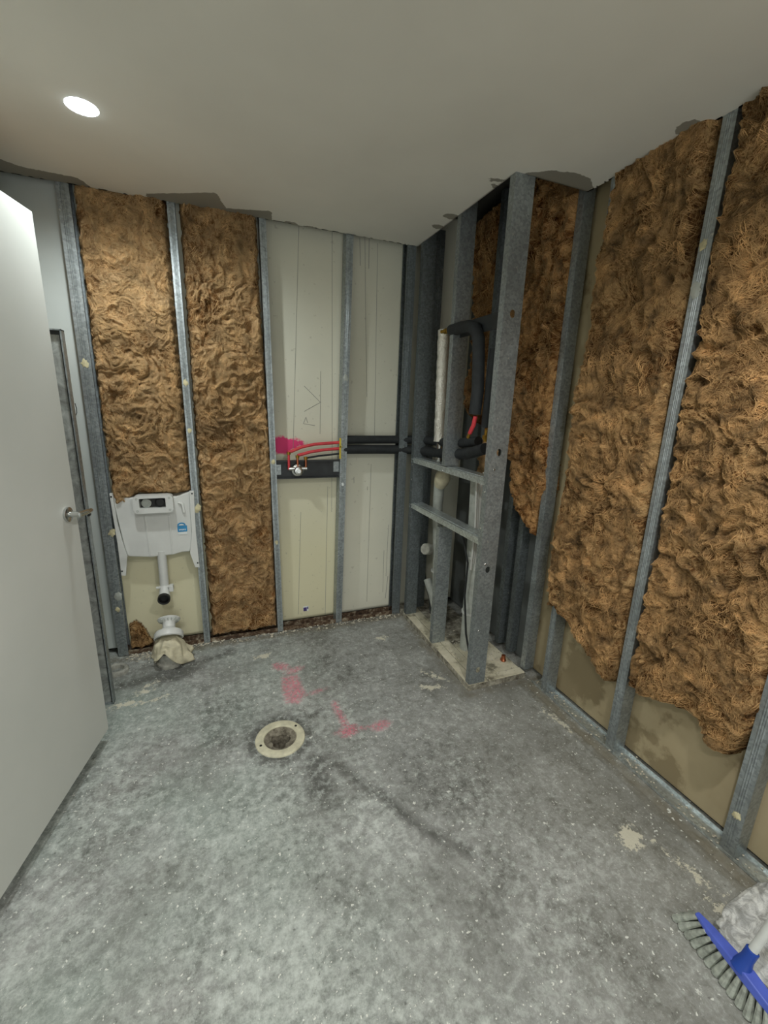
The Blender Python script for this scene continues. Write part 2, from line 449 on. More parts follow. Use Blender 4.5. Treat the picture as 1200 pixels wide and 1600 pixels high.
def f_plaster(U, V):
    d = blob(U, V, [(.183, 2.337, .05, .03, .2), (.917, 2.31, .045, .025, 0), (1.06, 1.85, .07, .02, -.9), (.99, 1.76, .06, .025, -.3),
                    (1.29, .777, .055, .04, .5), (-.43, 2.20, .06, .02, .2), (-.50, 2.12, .07, .025, 0), (-.40, 2.26, .05, .015, 0.5),
                    (1.385, .62, .012, .09, .25), (1.36, .50, .02, .06, .1), (-.36, 2.12, .05, .015, .3), (1.47, 1.33, .02, .08, .1)])
    return d
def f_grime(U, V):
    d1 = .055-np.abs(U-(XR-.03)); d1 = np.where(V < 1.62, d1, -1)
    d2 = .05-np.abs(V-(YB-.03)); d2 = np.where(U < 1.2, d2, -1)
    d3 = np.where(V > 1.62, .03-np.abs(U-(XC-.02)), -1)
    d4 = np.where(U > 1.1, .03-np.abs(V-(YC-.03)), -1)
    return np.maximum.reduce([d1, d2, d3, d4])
def f_chalk(U, V):
    return .16*fbm(U*1.7, V*1.7, 3.3, 2)+np.where((U < .55), .03, -.06)+.10*np.exp(-((U-.1)**2/.18+(V-1.35)**2/.08))+.06*np.exp(-((U-.4)**2/.5+(V-.6)**2/.3))
def floor_pt(U, V):
    Z = .0035*fbm(U*3, V*3, 1.0, 4)
    Z = Z+.008*np.exp(-((U-(XR-.09))/.008)**2)*(V < 1.62)*np.clip(.4+fbm(U*30, V*9, 5., 3), 0, 1)
    Z = Z-.006*np.exp(-((U-(XR-.045))/.006)**2)*(V < 1.62)
    return np.stack([U, V, Z], -1)
floor = grid_mesh('floor', np.arange(XL-.06, 1.72, .0085), np.arange(-1.66, 2.74, .0085), floor_pt,
                  lambda U, V: np.hypot(U-DR[0], V-DR[1]) > .085,
                  {'pink': f_pink, 'dark': f_dark, 'plaster': f_plaster, 'grime': f_grime, 'chalk': f_chalk}, M['floor'])

def jag(t_, seed, a=.008): return a*fbm(np.asarray(t_)*14, np.zeros_like(np.asarray(t_, float)), seed, 4)
def f_torn(U, V):
    d = poly_sd(U, V, [(-.25, 2.62), (-.24, 2.54), (.06, 2.385), (.11, 2.54), (.32, 2.475), (.34, 2.62)])
    d = np.maximum(d, poly_sd(U, V, [(-.82, 2.42), (-.70, 2.50), (-.50, 2.505), (-.45, 2.62), (-.82, 2.7)]))
    d = np.maximum(d, blob(U, V, [(1.14, 1.755, .035, .012, -.3), (1.17, 1.80, .03, .012, .5), (1.15, 2.28, .035, .025, .3), (1.15, 2.14, .04, .03, 0), (1.51, 1.21, .04, .035, .5), (.43, 2.60, .05, .04, 0), (.55, 2.60, .05, .03, 0)]))
    d = np.maximum(d, poly_sd(U, V, [(1.20, 1.70), (1.22, 1.655), (1.30, 1.60), (1.40, 1.575), (1.48, 1.585), (1.54, 1.63), (1.56, 1.70)]))
    return d
cus = np.concatenate([np.arange(XL-.06, 1.0, .02), np.arange(1.0, 1.5601, .01)]); cvs = np.concatenate([np.arange(-1.66, 1.5, .02), np.arange(1.5, 2.595, .01)])
def ceil_pt(U, V):
    jx = jag(V, 2.2); jy = jag(U, 5.5)
    U2 = np.where(U > 1.545, XR+.004+jx, U); V2 = np.where(V > 2.575, YB+.003+jy, V)
    return np.stack([U2, V2, np.full(U.shape, H)], -1)
ceil = grid_mesh('ceiling', cus, cvs, ceil_pt, lambda U, V: ~((U > XC+.012) & (V > YC+.012)), {'torn': f_torn}, M['ceiling'])
q = ceil.modifiers.new('thickness', 'SOLIDIFY'); q.thickness = .012; q.offset = -1
MB_ = MB().box((XL-.1, -1.7, 2.62), (1.75, 2.8, 2.68))
struct(MB_.build('ceiling', M['slab']), 'dark slab above the ceiling board')

# back lining board
def lin_pink(U, V): return np.maximum(blob(U, V, [(.36, 1.21, .09, .055, 0), (.44, 1.22, .07, .03, 0)]), -1)
bl = grid_mesh('wall_back', np.arange(XL+.13-.002, 1.72, .02), np.arange(.03, 2.63, .02), lambda U, V: np.stack([U, np.full(U.shape, LB), V], -1),
               None, {'pink': lin_pink}, M['lining'])
q = bl.modifiers.new('thickness', 'SOLIDIFY'); q.thickness = .012; q.offset = -1
mk = MB()
def vmark(x0, z0, x1, z1, w_=.0022):
    dx, dz = x1-x0, z1-z0; L_ = math.hypot(dx, dz); nx, nz = -dz/L_*w_/2, dx/L_*w_/2
    mk.prism([(x0+nx, z0+nz), (x1+nx, z1+nz), (x1-nx, z1-nz), (x0-nx, z0-nz)], lambda u, v, d: (u, LB-d, v), 0.0001, .0008)
def B(px, py): p = G(px, py, 1, LB); return p.x, p.z
for (a_, b_) in [((519, 360), (519, 690)), ((519, 690), (518, 800)), ((467, 350), (458, 700)), ((570, 372), (573, 620)), ((562, 372), (563, 415)), ((577, 372), (576, 420)),
                 ((580, 725), (573, 940)), ((590, 380), (585, 690)), ((501, 580), (500, 678)), ((475, 603), (500, 628)), ((475, 643), (502, 628)),
                 ((478, 652), (474, 662)), ((474, 662), (492, 665)), ((478, 652), (481, 661)), ((512, 760), (508, 960)), ((470, 800), (466, 960)),
                 ((553, 745), (553, 755)), ((574, 760), (574, 766)), ((607, 820), (603, 900)), ((600, 860), (598, 925)), ((606, 900), (602, 935))]:
    vmark(*B(*a_), *B(*b_), .0022 if b_[1]-a_[1] > 60 else .003)
o = mk.build('pencil_marks', M['pencil']); o.parent = bl
stk = MB(); p = B(478, 951); stk.box((p[0]-.018, LB-.001, p[1]-.018), (p[0]+.018, LB, p[1]+.018)); o = stk.build('label_sticker', M['paper_white']); o.parent = bl
stk = MB(); stk.box((p[0]-.017, LB-.002, p[1]-.017), (p[0]+.006, LB-.001, p[1]+.010)).box((p[0]+.008, LB-.002, p[1]-.004), (p[0]+.016, LB-.001, p[1]+.014)); o = stk.build('label_print', M['violet']); o.parent = bl
# pale board left of the toilet bay, right lining, left and rear walls
struct(MB().box((XL-.06, LB-.022, .03), (-.585, LB-.012, 2.62)).build('wall_back', M['lining_left']), 'pale grey board beside the toilet bay')
struct(MB().box((LR, -1.7, .02), (LR+.012, 1.705, 2.62)).build('wall_right', M['lining_brown']), 'olive brown lining board')
struct(MB().box((LR, 1.705, .02), (LR+.012, 2.75, 2.62)).build('wall_right', M['lining_shaded']), 'lining board at the back of the riser, coloured dark for its shade')
struct(MB().box((XL-.08, 1.9, 0), (XL-.07, 2.75, 2.62)).box((XL-.10, -1.7, 0), (XL-.08, 2.75, 2.62)).build('wall_left', M['wall']))
wf = MB().box((XL-.1, -1.7, 2.12), (1.72, -1.66, 2.62)).box((1.2, -1.7, 0), (1.72, -1.66, 2.12)).box((XL-.1, -1.7, 0), (-.6, -1.66, 2.12))
struct(wf.build('wall_front', M['wall']))      # the wall behind the photographer, with a wide opening added to let world light in as fill
struct(MB().box((XL-.1, 2.69, -.05), (1.75, 2.75, 2.62)).build('wall_back', M['slab']), 'dark masonry behind the cavity')
struct(MB().box((1.66, -1.7, -.05), (1.75, 2.75, 2.62)).build('wall_right', M['slab']), 'dark masonry behind the cavity')

# tracks along the floor
def track(name, m_, a, b, along, depth, hgt, label, parent=None):
    """U channel lying open side up"""
    mb = MB()
    prof = [(0, hgt), (0, 0), (depth, 0), (depth, hgt)]
    (x0, y0), (x1, y1) = a, b
    if along == 'x': vs = [(x0, y0+d, z+.002) for d, z in prof]+[(x1, y0+d, z+.002) for d, z in prof]
    else: vs = [(x0+d, y0, z+.002) for d, z in prof]+[(x0+d, y1, z+.002) for d, z in prof]
    mb.add(vs, [(i, i+1, 5+i, 4+i) for i in range(3)])
    return tag(mb.build(name, m_, solid=.0012), label, 'wall track')
track('floor_track', M['galv_light'], (XR, -1.6), (XR, 1.62), 'y', .066, .012, 'bright galvanised floor track along the foot of the right wall')
track('floor_track', M['grime'], (-.57, YB+.002), (1.14, YB+.002), 'x', .066, .03, 'rusty grime-covered floor track along the foot of the back wall')
for nm, a, b, al, lb in (('ceiling_track', (XR, -1.6), (XR, 1.62), 'y', 'steel head track above the right wall studs'), ('ceiling_track', (-.57, YB), (1.14, YB), 'x', 'steel head track above the back wall studs')):
    o = track(nm, M['galv_dark'], a, b, al, .066, .04, lb); o.location.z = 2.45

# ------------------------------------------------------------------ studs
def stud_sheet(face_w, depth, z0, z1, fn, holes=(), hr=.010, web_first=True, lip=.010):
    """C section. fn(u,d,z): u across the face, d depth from the face.  flange on the face, web on the u=0 side."""
    mb = MB()
    mb.sheet([(face_w, lip), (face_w, 0), (0, 0)], z0, z1, fn)
    # ribs pressed in the flange
    mb.sheet([(0, depth), (face_w, depth), (face_w, depth-lip)], z0, z1, fn)
    # web with real holes
    zs = [z0]
    for h in sorted(holes): zs += [h-hr*1.6, h+hr*1.6]
    zs.append(z1)
    hw = hr*1.6; dc = depth/2
    for i in range(0, len(zs)-1, 2):
        a, b = zs[i], zs[i+1]
        mb.add([fn(0, 0, a), fn(0, depth, a), fn(0, depth, b), fn(0, 0, b)], [(0, 1, 2, 3)])
    for h in holes:
        n = 16
        a, b = h-hw, h+hw
        for d0, d1 in ((0, dc-hw), (dc+hw, depth)):
            mb.add([fn(0, d0, a), fn(0, d1, a), fn(0, d1, b), fn(0, d0, b)], [(0, 1, 2, 3)])
        inner = []; outer = []
        for k in range(n):
            t_ = 2*math.pi*k/n; c_, s_ = math.cos(t_), math.sin(t_); mm = max(abs(c_), abs(s_))
            inner.append(fn(0, dc+hr*.8*c_, h+hr*s_)); outer.append(fn(0, dc+hw*c_/mm, h+hw*s_/mm))
        mb.add(inner+outer, [(k, (k+1) % n, n+(k+1) % n, n+k) for k in range(n)])
    return mb
def daub(parent, pos, r, m_=None, ax=1):
    mb = MB(); n = 14; vs = []
    rnd = random.Random(int(pos[2]*1e4))
    rows = [(1.0, 0), (.85, .35), (.5, .6), (.0, .7)]
    for j, (q_, h_) in enumerate(rows):
        for k in range(n):
            t_ = 2*math.pi*k/n; rr = r*q_*(1+.35*rnd.uniform(-1, 1))
            a_, b_ = rr*math.cos(t_), rr*1.3*math.sin(t_); h = h_*r*.35
            vs.append((pos[0]+a_, pos[1]-h, pos[2]+b_) if ax == 1 else (pos[0]-h, pos[1]+a_, pos[2]+b_))
    mb.add(vs, [(j*n+k, j*n+(k+1) % n, (j+1)*n+(k+1) % n, (j+1)*n+k) for j in range(3) for k in range(n)])
    o = mb.build('adhesive_daub', m_ or M['daub'], smooth=True); o.parent = parent; return o
def back_stud(x0, xt, label, w_=.036, m_=None, flip=False, daubs=(), z1=2.5):
    """face flange from x0 to x0+w at floor, leaning to xt at the ceiling"""
    def fn(u, d, z):
        t_ = z/2.4; xx = x0+(xt-x0)*t_
        return (xx+(w_-u if flip else u), YB+d, z)
    o = stud_sheet(w_, .07, .004, z1, fn).build('wall_stud', m_ or M['galv'], solid=.0012)
    tag(o, label, 'wall stud')
    rb = MB()
    for q_ in (.35, .5, .65):
        rb.add([fn(w_*q_-.0012, -.0018, .03), fn(w_*q_+.0012, -.0018, .03), fn(w_*q_+.0012, -.0018, z1), fn(w_*q_-.0012, -.0018, z1),
                fn(w_*q_-.0030, -.0005, .03), fn(w_*q_+.0030, -.0005, .03), fn(w_*q_+.0030, -.0005, z1), fn(w_*q_-.0030, -.0005, z1)],
               [(0, 1, 2, 3), (4, 0, 3, 7), (1, 5, 6, 2)])
    r_ = rb.build('pressed_rib', m_ or M['galv']); r_.parent = o
    for (z, dx, r, mm) in daubs:
        p = fn(w_/2+dx, -.001, z); daub(o, p, r, M[mm])
    return o
back_stud(-.606, -.606, 'leftmost galvanised stud on the back wall beside the pale grey board', .05,
          daubs=((.75, .02, .017, 'daub'), (.38, .012, .018, 'grey_pvc'), (1.62, .0, .016, 'daub'), (.30, .0, .012, 'daub')))
back_stud(-.146, -.160, 'galvanised back wall stud between the toilet bay and the tall golden batt', .034,
          daubs=((.86, .008, .019, 'daub'), (1.55, 0, .014, 'daub'), (1.30, 0, .011, 'daub')))
back_stud(.300, .270, 'galvanised stud between the tall golden batt and the first pale bay', .034,
          daubs=((1.12, .0, .012, 'daub'), (.62, 0, .010, 'daub')))
back_stud(.690, .742, 'galvanised stud between the two pale bays of the back wall', .040, flip=False, daubs=((1.62, 0, .016, 'grey_pvc'), (.97, 0, .009, 'paper_white')))
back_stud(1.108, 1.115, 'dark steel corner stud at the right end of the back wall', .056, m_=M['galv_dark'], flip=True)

def right_stud(y0, label, w_=.036, z0=.004, m_=None, daubs=(), depth=.066, z1=2.5, holes=()):
    def fn(u, d, z): return (XR+d, y0+u, z)
    o = stud_sheet(w_, depth, z0, z1, fn, holes).build('wall_stud', m_ or M['galv'], solid=.0012)
    tag(o, label, 'wall stud')
    rb = MB()
    for q_ in (.35, .5, .65):
        rb.add([(XR-.0018, y0+w_*q_+s_*.0012, z) for s_, z in ((-1, .03), (1, .03), (1, z1), (-1, z1))], [(0, 1, 2, 3)])
        rb.add([(XR-.0005, y0+w_*q_-.003, .03), (XR-.0018, y0+w_*q_-.0012, .03), (XR-.0018, y0+w_*q_-.0012, z1), (XR-.0005, y0+w_*q_-.003, z1)], [(0, 1, 2, 3)])
        rb.add([(XR-.0005, y0+w_*q_+.003, .03), (XR-.0018, y0+w_*q_+.0012, .03), (XR-.0018, y0+w_*q_+.0012, z1), (XR-.0005, y0+w_*q_+.003, z1)], [(0, 1, 2, 3)])
    r_ = rb.build('pressed_rib', m_ or M['galv']); r_.parent = o
    for (z, du, r, mm) in daubs: daub(o, (XR-.001, y0+w_/2+du, z), r, M[mm], 0)
    return o
right_stud(1.51, 'galvanised right wall stud nearest the corner framing, behind the narrow batt')
right_stud(1.085, 'galvanised right wall stud standing between the narrow and the wide hanging batt', .042, daubs=((1.88, 0, .020, 'grey_pvc'), (2.02, .005, .013, 'daub')))
right_stud(.600, 'galvanised right wall stud nearest the broom at the frame edge', .045, daubs=((.17, 0, .012, 'daub'),))
right_stud(.15, 'galvanised right wall stud behind the broom handle')

# ------------------------------------------------------------------ corner framing (pipe riser)
HZ = [G(x, y, 1, YC).z for x, y in ((806, 491), (783, 707), (763, 890), (745, 1047))]
nib = thing('riser_framing', 'galvanised steel corner framing box around the pipe riser', 'steel framing', (XC, YC, .035))
NB = .036
stud_sheet(.036, .095, NB, 2.6, lambda u, d, z: (XC+d, YC+u, z), HZ, .017).build('front_stud', M['galv'], nib, solid=.0014, label='broad front corner stud with four dark holes')
stud_sheet(.034, .060, 1.15, 2.6, lambda u, d, z: (XC+d*1.45, 2.085+u, z)).build('upper_stud', M['galv'], nib, solid=.0014)
stud_sheet(.034, .060, NB, .79, lambda u, d, z: (XC+d*1.45, 2.095+u, z)).build('lower_stud', M['galv'], nib, solid=.0014)
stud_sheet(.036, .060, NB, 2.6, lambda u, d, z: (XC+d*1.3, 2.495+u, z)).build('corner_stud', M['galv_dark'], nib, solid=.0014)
stud_sheet(.036, .090, NB, 2.6, lambda u, d, z: (XC+.055-.0*d+u, 2.56-d*0+.0, z)).build('inner_stud', M['galv_dark'], nib, solid=.0014) if False else None
for z in (1.145, .845):
    ch = MB()
    ch.add([(XC, 1.69, z-.032), (XC, 2.53, z-.032), (XC, 1.69, z), (XC, 2.53, z), (XC+.085, 1.69, z), (XC+.085, 2.53, z), (XC+.085, 1.69, z-.03), (XC+.085, 2.53, z-.03)],
           [(0, 1, 3, 2), (2, 3, 5, 4), (4, 5, 7, 6)])
    ch.box((XC-.002, 1.70, z-.012), (XC, 2.52, z-.008)); ch.box((XC+.018, 1.70, z), (XC+.021, 2.52, z+.003))
    ch.build('crossbar', M['galv_light'], nib, solid=.0012)
for (y, z) in ((2.51, 1.10), (2.512, 1.0), (2.51, .93), (1.69, .90), (1.685, 1.08), (2.11, .12), (2.105, 1.12)): MB().lathe((XC, y, z), (-1, 0, 0), [(0, .003), (.004, .003), (.006, .001), (.006, 0)], 12).build('screw_head', M['chrome'], nib, smooth=True)
for z in (HZ[2]+.03, .35, 1.19): MB().lathe((XC+.03, YC, z), (0, -1, 0), [(0, .003), (.004, .003), (.006, .001), (.006, 0)], 12).build('screw_head', M['chrome'], nib, smooth=True)
# studs of the right wall inside the riser, darker
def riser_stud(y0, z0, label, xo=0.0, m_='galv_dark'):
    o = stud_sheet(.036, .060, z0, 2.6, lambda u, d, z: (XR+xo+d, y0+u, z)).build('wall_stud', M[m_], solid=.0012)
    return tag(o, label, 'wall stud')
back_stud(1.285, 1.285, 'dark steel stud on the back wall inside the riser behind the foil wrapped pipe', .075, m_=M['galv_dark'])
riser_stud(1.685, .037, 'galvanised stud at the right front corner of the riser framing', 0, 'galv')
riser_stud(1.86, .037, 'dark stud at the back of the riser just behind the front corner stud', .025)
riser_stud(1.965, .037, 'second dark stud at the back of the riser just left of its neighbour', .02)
riser_stud(2.20, .037, 'dark stud at the back of the riser between two brown batts', -.055)

hob = thing('riser_plinth', 'cream mortar plinth with grooves under the riser framing', 'plinth', (XC, YC, 0))
e = .012
mb = MB().box((XC-.004, YC-.004, 0), (XR-.01, LB-.002, .030)); mb.build('base', M['plinth'], hob)
mb = MB()
mb.box((XC, YC, .030), (XC+.055, 2.56, NB-.001)).box((XC+.06, YC, .028), (XC+.12, 2.56, NB-.002)).box((XC+.13, YC, .026), (XR-.012, YC+.05, NB-.001))
mb.box((XC+.125, YC+.056, .02), (XR-.015, 2.05, NB-.004))
mb.build('cream_strips', M['hob'], hob, bevel=.002)

# pipes in the riser
def P(px, py, X): return G(px, py, 0, X)
fo = thing('foil_wrapped_pipe', 'shiny crinkled foil wrapped pipe standing in the riser behind the framing', 'pipe', (1.27, 2.34, 1.30))
mb = MB(); n = 30; a_, b_ = P(694, 516, 1.27), P(687, 690, 1.27)
pts = [a_.lerp(b_, i/n) for i in range(n+1)]
mb.tube(pts, [.036+.002*math.sin(i*2.4)+.0012*math.sin(i*5.1) for i in range(n+1)], 20); mb.build('foil_sleeve', M['foil'], fo, smooth=True)
mb = MB().tube([P(688, 688, 1.27), P(686, 720, 1.27)], .022, 14); mb.build('pipe_end', M['chrome'], fo, smooth=True)

sp = thing('shower_outlet_pipe', 'black lagged pipe elbow with a brass outlet on a black plate', 'pipe', (1.2, 1.9, 1.35))
mb = MB().box((1.215, 1.70, 1.822), (1.223, 2.15, 1.893)); mb.build('mounting_plate', M['black_metal'], sp)
ez = [Vector((1.19, 2.13, 1.862)), Vector((1.19, 2.05, 1.862)), Vector((1.19, 1.96, 1.858)), Vector((1.19, 1.90, 1.84)), Vector((1.19, 1.865, 1.79)), Vector((1.19, 1.85, 1.7)), Vector((1.19, 1.835, 1.55)), Vector((1.19, 1.845, 1.44))]
MB().tube(ez, .030, 16).build('lagging', M['black'], sp, smooth=True)
MB().tube([(1.17, 2.205, 1.864), (1.19, 2.12, 1.862)], .010, 12).lathe((1.176, 2.18, 1.864), (.2, -1, 0), [(0, 0), (.015, 0), (.015, .02), (0, .02)], 6).lathe((1.18, 2.15, 1.863), (.2, -1, 0), [(0, 0), (.016, 0), (.016, .014), (0, .014)], 12).build('brass_fitting', M['brass'], sp, smooth=True)
MB().tube([P(743, 650, 1.19), P(740, 664, 1.19), P(734, 677, 1.19)], .0105, 12).build('red_sleeve', M['red_pipe'], sp, smooth=True)
MB().tube([P(734, 676, 1.19), P(731, 684, 1.19)], .009, 12).build('copper_tail', M['brass'], sp, smooth=True)
sp2 = thing('lagged_riser_pipe', 'straight black lagged pipe dropping beside the front corner stud', 'pipe', (1.24, 1.76, 1.35))
MB().tube([P(775, 545, 1.24), P(768, 600, 1.24), P(763, 645, 1.24), P(761, 668, 1.24)], .029, 16).build('lagging', M['black'], sp2, smooth=True)
MB().tube([P(761, 668, 1.24), P(758, 690, 1.24)], .010, 12).lathe(P(759, 680, 1.24), (0, 0, -1), [(0, 0), (.017, 0), (.017, .02), (0, .02)], 8).lathe(P(766, 670, 1.24), (0, 1, .0), [(0, -.02), (.012, -.02), (.012, .03), (0, .03)], 12).build('brass_valve', M['brass'], sp2, smooth=True)

hp = 'black lagged water pipes running across the second pale bay'
def run(ptl, r, name, label, group=None, m_='black'):
    return tag(MB().tube(ptl, r, 16).build(name, M[m_], smooth=True), label, 'pipe', group)
YP = 2.612
run([(.735, YP, 1.250), (1.0, YP, 1.251), (1.13, YP, 1.252), (1.20, 2.60, 1.252), (1.262, 2.54, 1.255), (1.275, 2.3, 1.262), (1.275, 2.1, 1.275), (1.275, 1.92, 1.30)], .026, 'lagged_pipe', 'upper black lagged pipe from the second pale bay into the riser')
run([(.735, YP, 1.190), (1.0, YP, 1.188), (1.13, YP, 1.186), (1.19, 2.60, 1.186), (1.245, 2.54, 1.186), (1.262, 2.3, 1.195), (1.262, 2.0, 1.225), (1.24, 1.80, 1.275)], .029, 'lagged_pipe', 'lower black lagged pipe from the second pale bay into the riser')
run([P(640, 722, 1.30), P(700, 722, 1.30), P(725, 712, 1.28), P(750, 700, 1.25)], .012, 'small_black_pipe', 'thin black pipe below the lagged pipes inside the riser')
# white waste pipes
wp = thing('waste_pipe', 'grey white waste pipe with a capped branch low inside the riser', 'pipe', (1.33, 2.45, .03))
MB().tube([P(676, 1000, 1.33), P(684, 940, 1.33), P(684, 870, 1.33), P(684, 790, 1.33), P(687, 752, 1.33)], [.036, .038, .032, .032, .036], 18).build('main_pipe', M['grey_pvc'], wp, smooth=True)
MB().tube([P(668, 905, 1.31), P(676, 930, 1.32), P(684, 965, 1.33)], .028, 16).build('branch', M['grey_pvc'], wp, smooth=True)
c0 = P(664, 858, 1.24); c1 = P(673, 858, 1.30)
MB().lathe(c0, (c1-c0), [(0, 0), (.034, 0), (.038, .006), (.038, .05), (.030, .055), (.030, .10)], 22).build('cap', M['dusty_pvc'], wp, smooth=True, label='rounded grey end cap')
MB().lathe(P(683, 893, 1.33)+Vector((0, 0, 0)), (0, 0, 1), [(.034, 0), (.041, 0), (.041, .012), (.034, .012)], 20).build('collar', M['white_plastic'], wp, smooth=True)
mb = MB(); cc = P(688, 745, 1.31)
mb.lathe(cc+Vector((0, 0, -.07)), (.1, -.2, 1), [(0, 0), (.03, 0), (.045, .03), (.05, .07), (.042, .10), (.015, .13), (0, .135)], 18, .08); mb.build('tape_wrap', M['bag'], wp, smooth=True)
vp = thing('stack_pipe', 'wide white drain stack behind the front corner stud of the riser', 'pipe', (1.36, 1.96, .03))
MB().tube([(1.37, 1.99, .03), (1.37, 1.99, .50), (1.37, 2.02, 1.08)], .050, 22).build('main_pipe', M['grey_pvc'], vp, smooth=True)
for zz in (.27, .62): MB().lathe((1.37, 1.99+(.004 if zz > .5 else 0), zz), (0, 0, 1), [(.050, 0), (.056, 0), (.056, .014), (.050, .014)], 22).build('clamp_ring', M['white_plastic'], vp, smooth=True)
CW = ['leftmost', 'second from left', 'middle', 'second from right', 'rightmost']
for i, (dx, dz) in enumerate(((0, 0), (.02, .03), (.041, -.02), (.062, .02), (.083, .0))):
    run([(1.27+dx, 1.88+.01*i, .60+dz), (1.275+dx, 1.88+.012*i, .85), (1.27+dx, 1.90+.01*i, 1.13+dz*.2)], .0065, 'white_conduit', CW[i]+' of the five thin white conduits between the riser crossbars', 'white conduits in the riser', 'white_plastic')
run([P(720, 820, 1.30), P(731, 880, 1.30), P(726, 930, 1.30), P(728, 990, 1.30), P(733, 1020, 1.30)], .006, 'grey_cable', 'grey cable hanging in front of the drain stack', m_='black_metal')
run([P(662, 880, 1.40), P(664, 905, 1.38), P(672, 935, 1.36), P(674, 965, 1.36)], .010, 'grey_cable', 'dark cable curving beside the capped waste branch', m_='black_metal')
tag(MB().lathe(G(786, 1032, 2, .034), (0, 0, 1), [(0, 0), (.016, 0), (.018, .006), (.012, .02), (.012, .035), (0, .038)], 16).build('copper_fitting', M['copper'], smooth=True), 'small copper stub on the plinth behind the front corner stud', 'pipe fitting')
tag(MB().box((1.50, 2.42, 1.0), (1.53, 2.56, 2.2)).build('pale_board_offcut', M['lining_left']), 'narrow upright pale grey board seen deep inside the riser top', 'board') if False else None


# ------------------------------------------------------------------ shower mixer in the first pale bay
mx = thing('shower_mixer_body', 'chrome mixer body with copper tails on a black bracket in the first pale bay', 'mixer', (.45, 2.60, 1.02))
MB().box((.316, 2.612, 1.018), (.716, 2.622, 1.122)).box((.316, 2.596, 1.116), (.716, 2.622, 1.126)).box((.316, 2.596, 1.014), (.716, 2.622, 1.022)).build('bracket', M['black_metal'], mx, bevel=.001)
for c0_, c1_ in (((.32, 2.606, 1.04), (.35, 2.612, 1.10)), ((.675, 2.606, 1.05), (.71, 2.612, 1.12))): MB().box(c0_, c1_).build('bracket_clip', M['galv'], mx)
bx_, bz_ = .447, 1.068
MB().lathe((bx_, 2.60, bz_), (0, -1, 0), [(0, 0), (.034, 0), (.036, .006), (.036, .018), (.026, .022), (.026, .045), (.022, .05), (.012, .052), (.012, .06), (0, .06)], 26).tube([(bx_-.055, 2.585, bz_+.01), (bx_+.055, 2.585, bz_+.01)], .012, 14).build('valve_body', M['chrome'], mx, smooth=True)
for dx, zt in ((-.052, 1.175), (-.0, 1.155), (.05, 1.145)):
    MB().tube([(bx_+dx, 2.585, bz_+.005), (bx_+dx, 2.585, zt)], .0075, 12).build('copper_tail', M['red_pipe'] if dx < -.03 else M['copper'], mx, smooth=True)
    MB().lathe((bx_+dx, 2.585, zt-.012), (0, 0, 1), [(0, 0), (.012, 0), (.012, .016), (0, .016)], 8).build('nut', M['brass'], mx, smooth=True)
def red(z0, z1, x0, lb, m_='red_pipe', r=.0095):
    tag(MB().tube([(x0, 2.585, z0), (x0+.02, 2.587, z0+.004), (x0+.08, 2.59, z0+(z1-z0)*.5), (x0+.16, 2.592, z0+(z1-z0)*.8), (.715, 2.594, z1)], r, 14).build('water_pipe', M[m_], smooth=True), lb, 'pipe')
red(1.178, 1.235, bx_-.055, 'upper red pipe curving from the mixer to the middle stud')
red(1.158, 1.197, bx_-.0, 'lower red pipe curving from the mixer to the middle stud')
red(1.140, 1.165, bx_+.05, 'thin black pipe below the two red pipes', 'black', .006)
tag(MB().box((.706, 2.578, 1.135), (.716, 2.584, 1.262)).box((.704, 2.578, 1.205), (.722, 2.582, 1.212)).build('yellow_clip', M['yellow']), 'thin yellow pipe clip on the stud between the pale bays', 'pipe clip')
tag(MB().lathe(Vector(G(453, 738, 1, 2.60)), (0, 0, 1), [(0, 0), (.004, 0), (.004, .002), (0, .002)], 8).build('screw', M['screw']), 'tiny screw', 'screw') if False else None

# ------------------------------------------------------------------ in-wall cistern
YS = YB-.004
def BX(px, py, y=2.59): p = G(px, py, 1, y); return (p.x, p.z)
ct = thing('toilet_cistern', 'white plastic in-wall toilet cistern cover with a flush box and blue sticker', 'cistern', (-.345, YB, .5))
body = [BX(*q) for q in ((175, 774), (183, 810), (193, 850), (199, 868), (201, 870), (235, 871), (252, 869), (271, 867), (284, 863), (297, 862), (301, 850), (297, 768), (275, 776), (200, 778))]
MB().prism(body, lambda u, v, d: (u, d, v), 2.592, 2.655).build('body', M['white_plastic'], ct, bevel=.006)
lf = [BX(*q, YS) for q in ((171, 771), (176, 771), (183, 815), (192, 848), (199, 869), (197, 899), (190, 899), (184, 850))]
rf = [BX(*q, YS) for q in ((296, 767), (303, 767), (306, 830), (312, 886), (305, 886), (297, 864), (300, 830), (297, 795))]
for f_ in (lf, rf): MB().prism(f_, lambda u, v, d: (u, d, v), YS-.006, YS+.012).build('fixing_flange', M['white_plastic'], ct, bevel=.0015)
for q in ((174, 776), (191, 892), (300, 771), (309, 879)):
    x_, z_ = BX(*q, YS); MB().lathe((x_, YS-.006, z_), (0, -1, 0), [(0, .002), (.004, .002), (.005, 0)], 10).build('screw', M['screw'], ct)
rb = MB()
for (a_, b_) in (((226, 806), (235, 868)), ((264, 806), (270, 866))):
    (x0, z0), (x1, z1) = BX(*a_), BX(*b_); rb.prism([(x0-.004, z0), (x0+.004, z0), (x1+.004, z1), (x1-.004, z1)], lambda u, v, d: (u, d, v), 2.586, 2.594)
rb.build('moulded_rib', M['white_plastic'], ct, bevel=.0015)
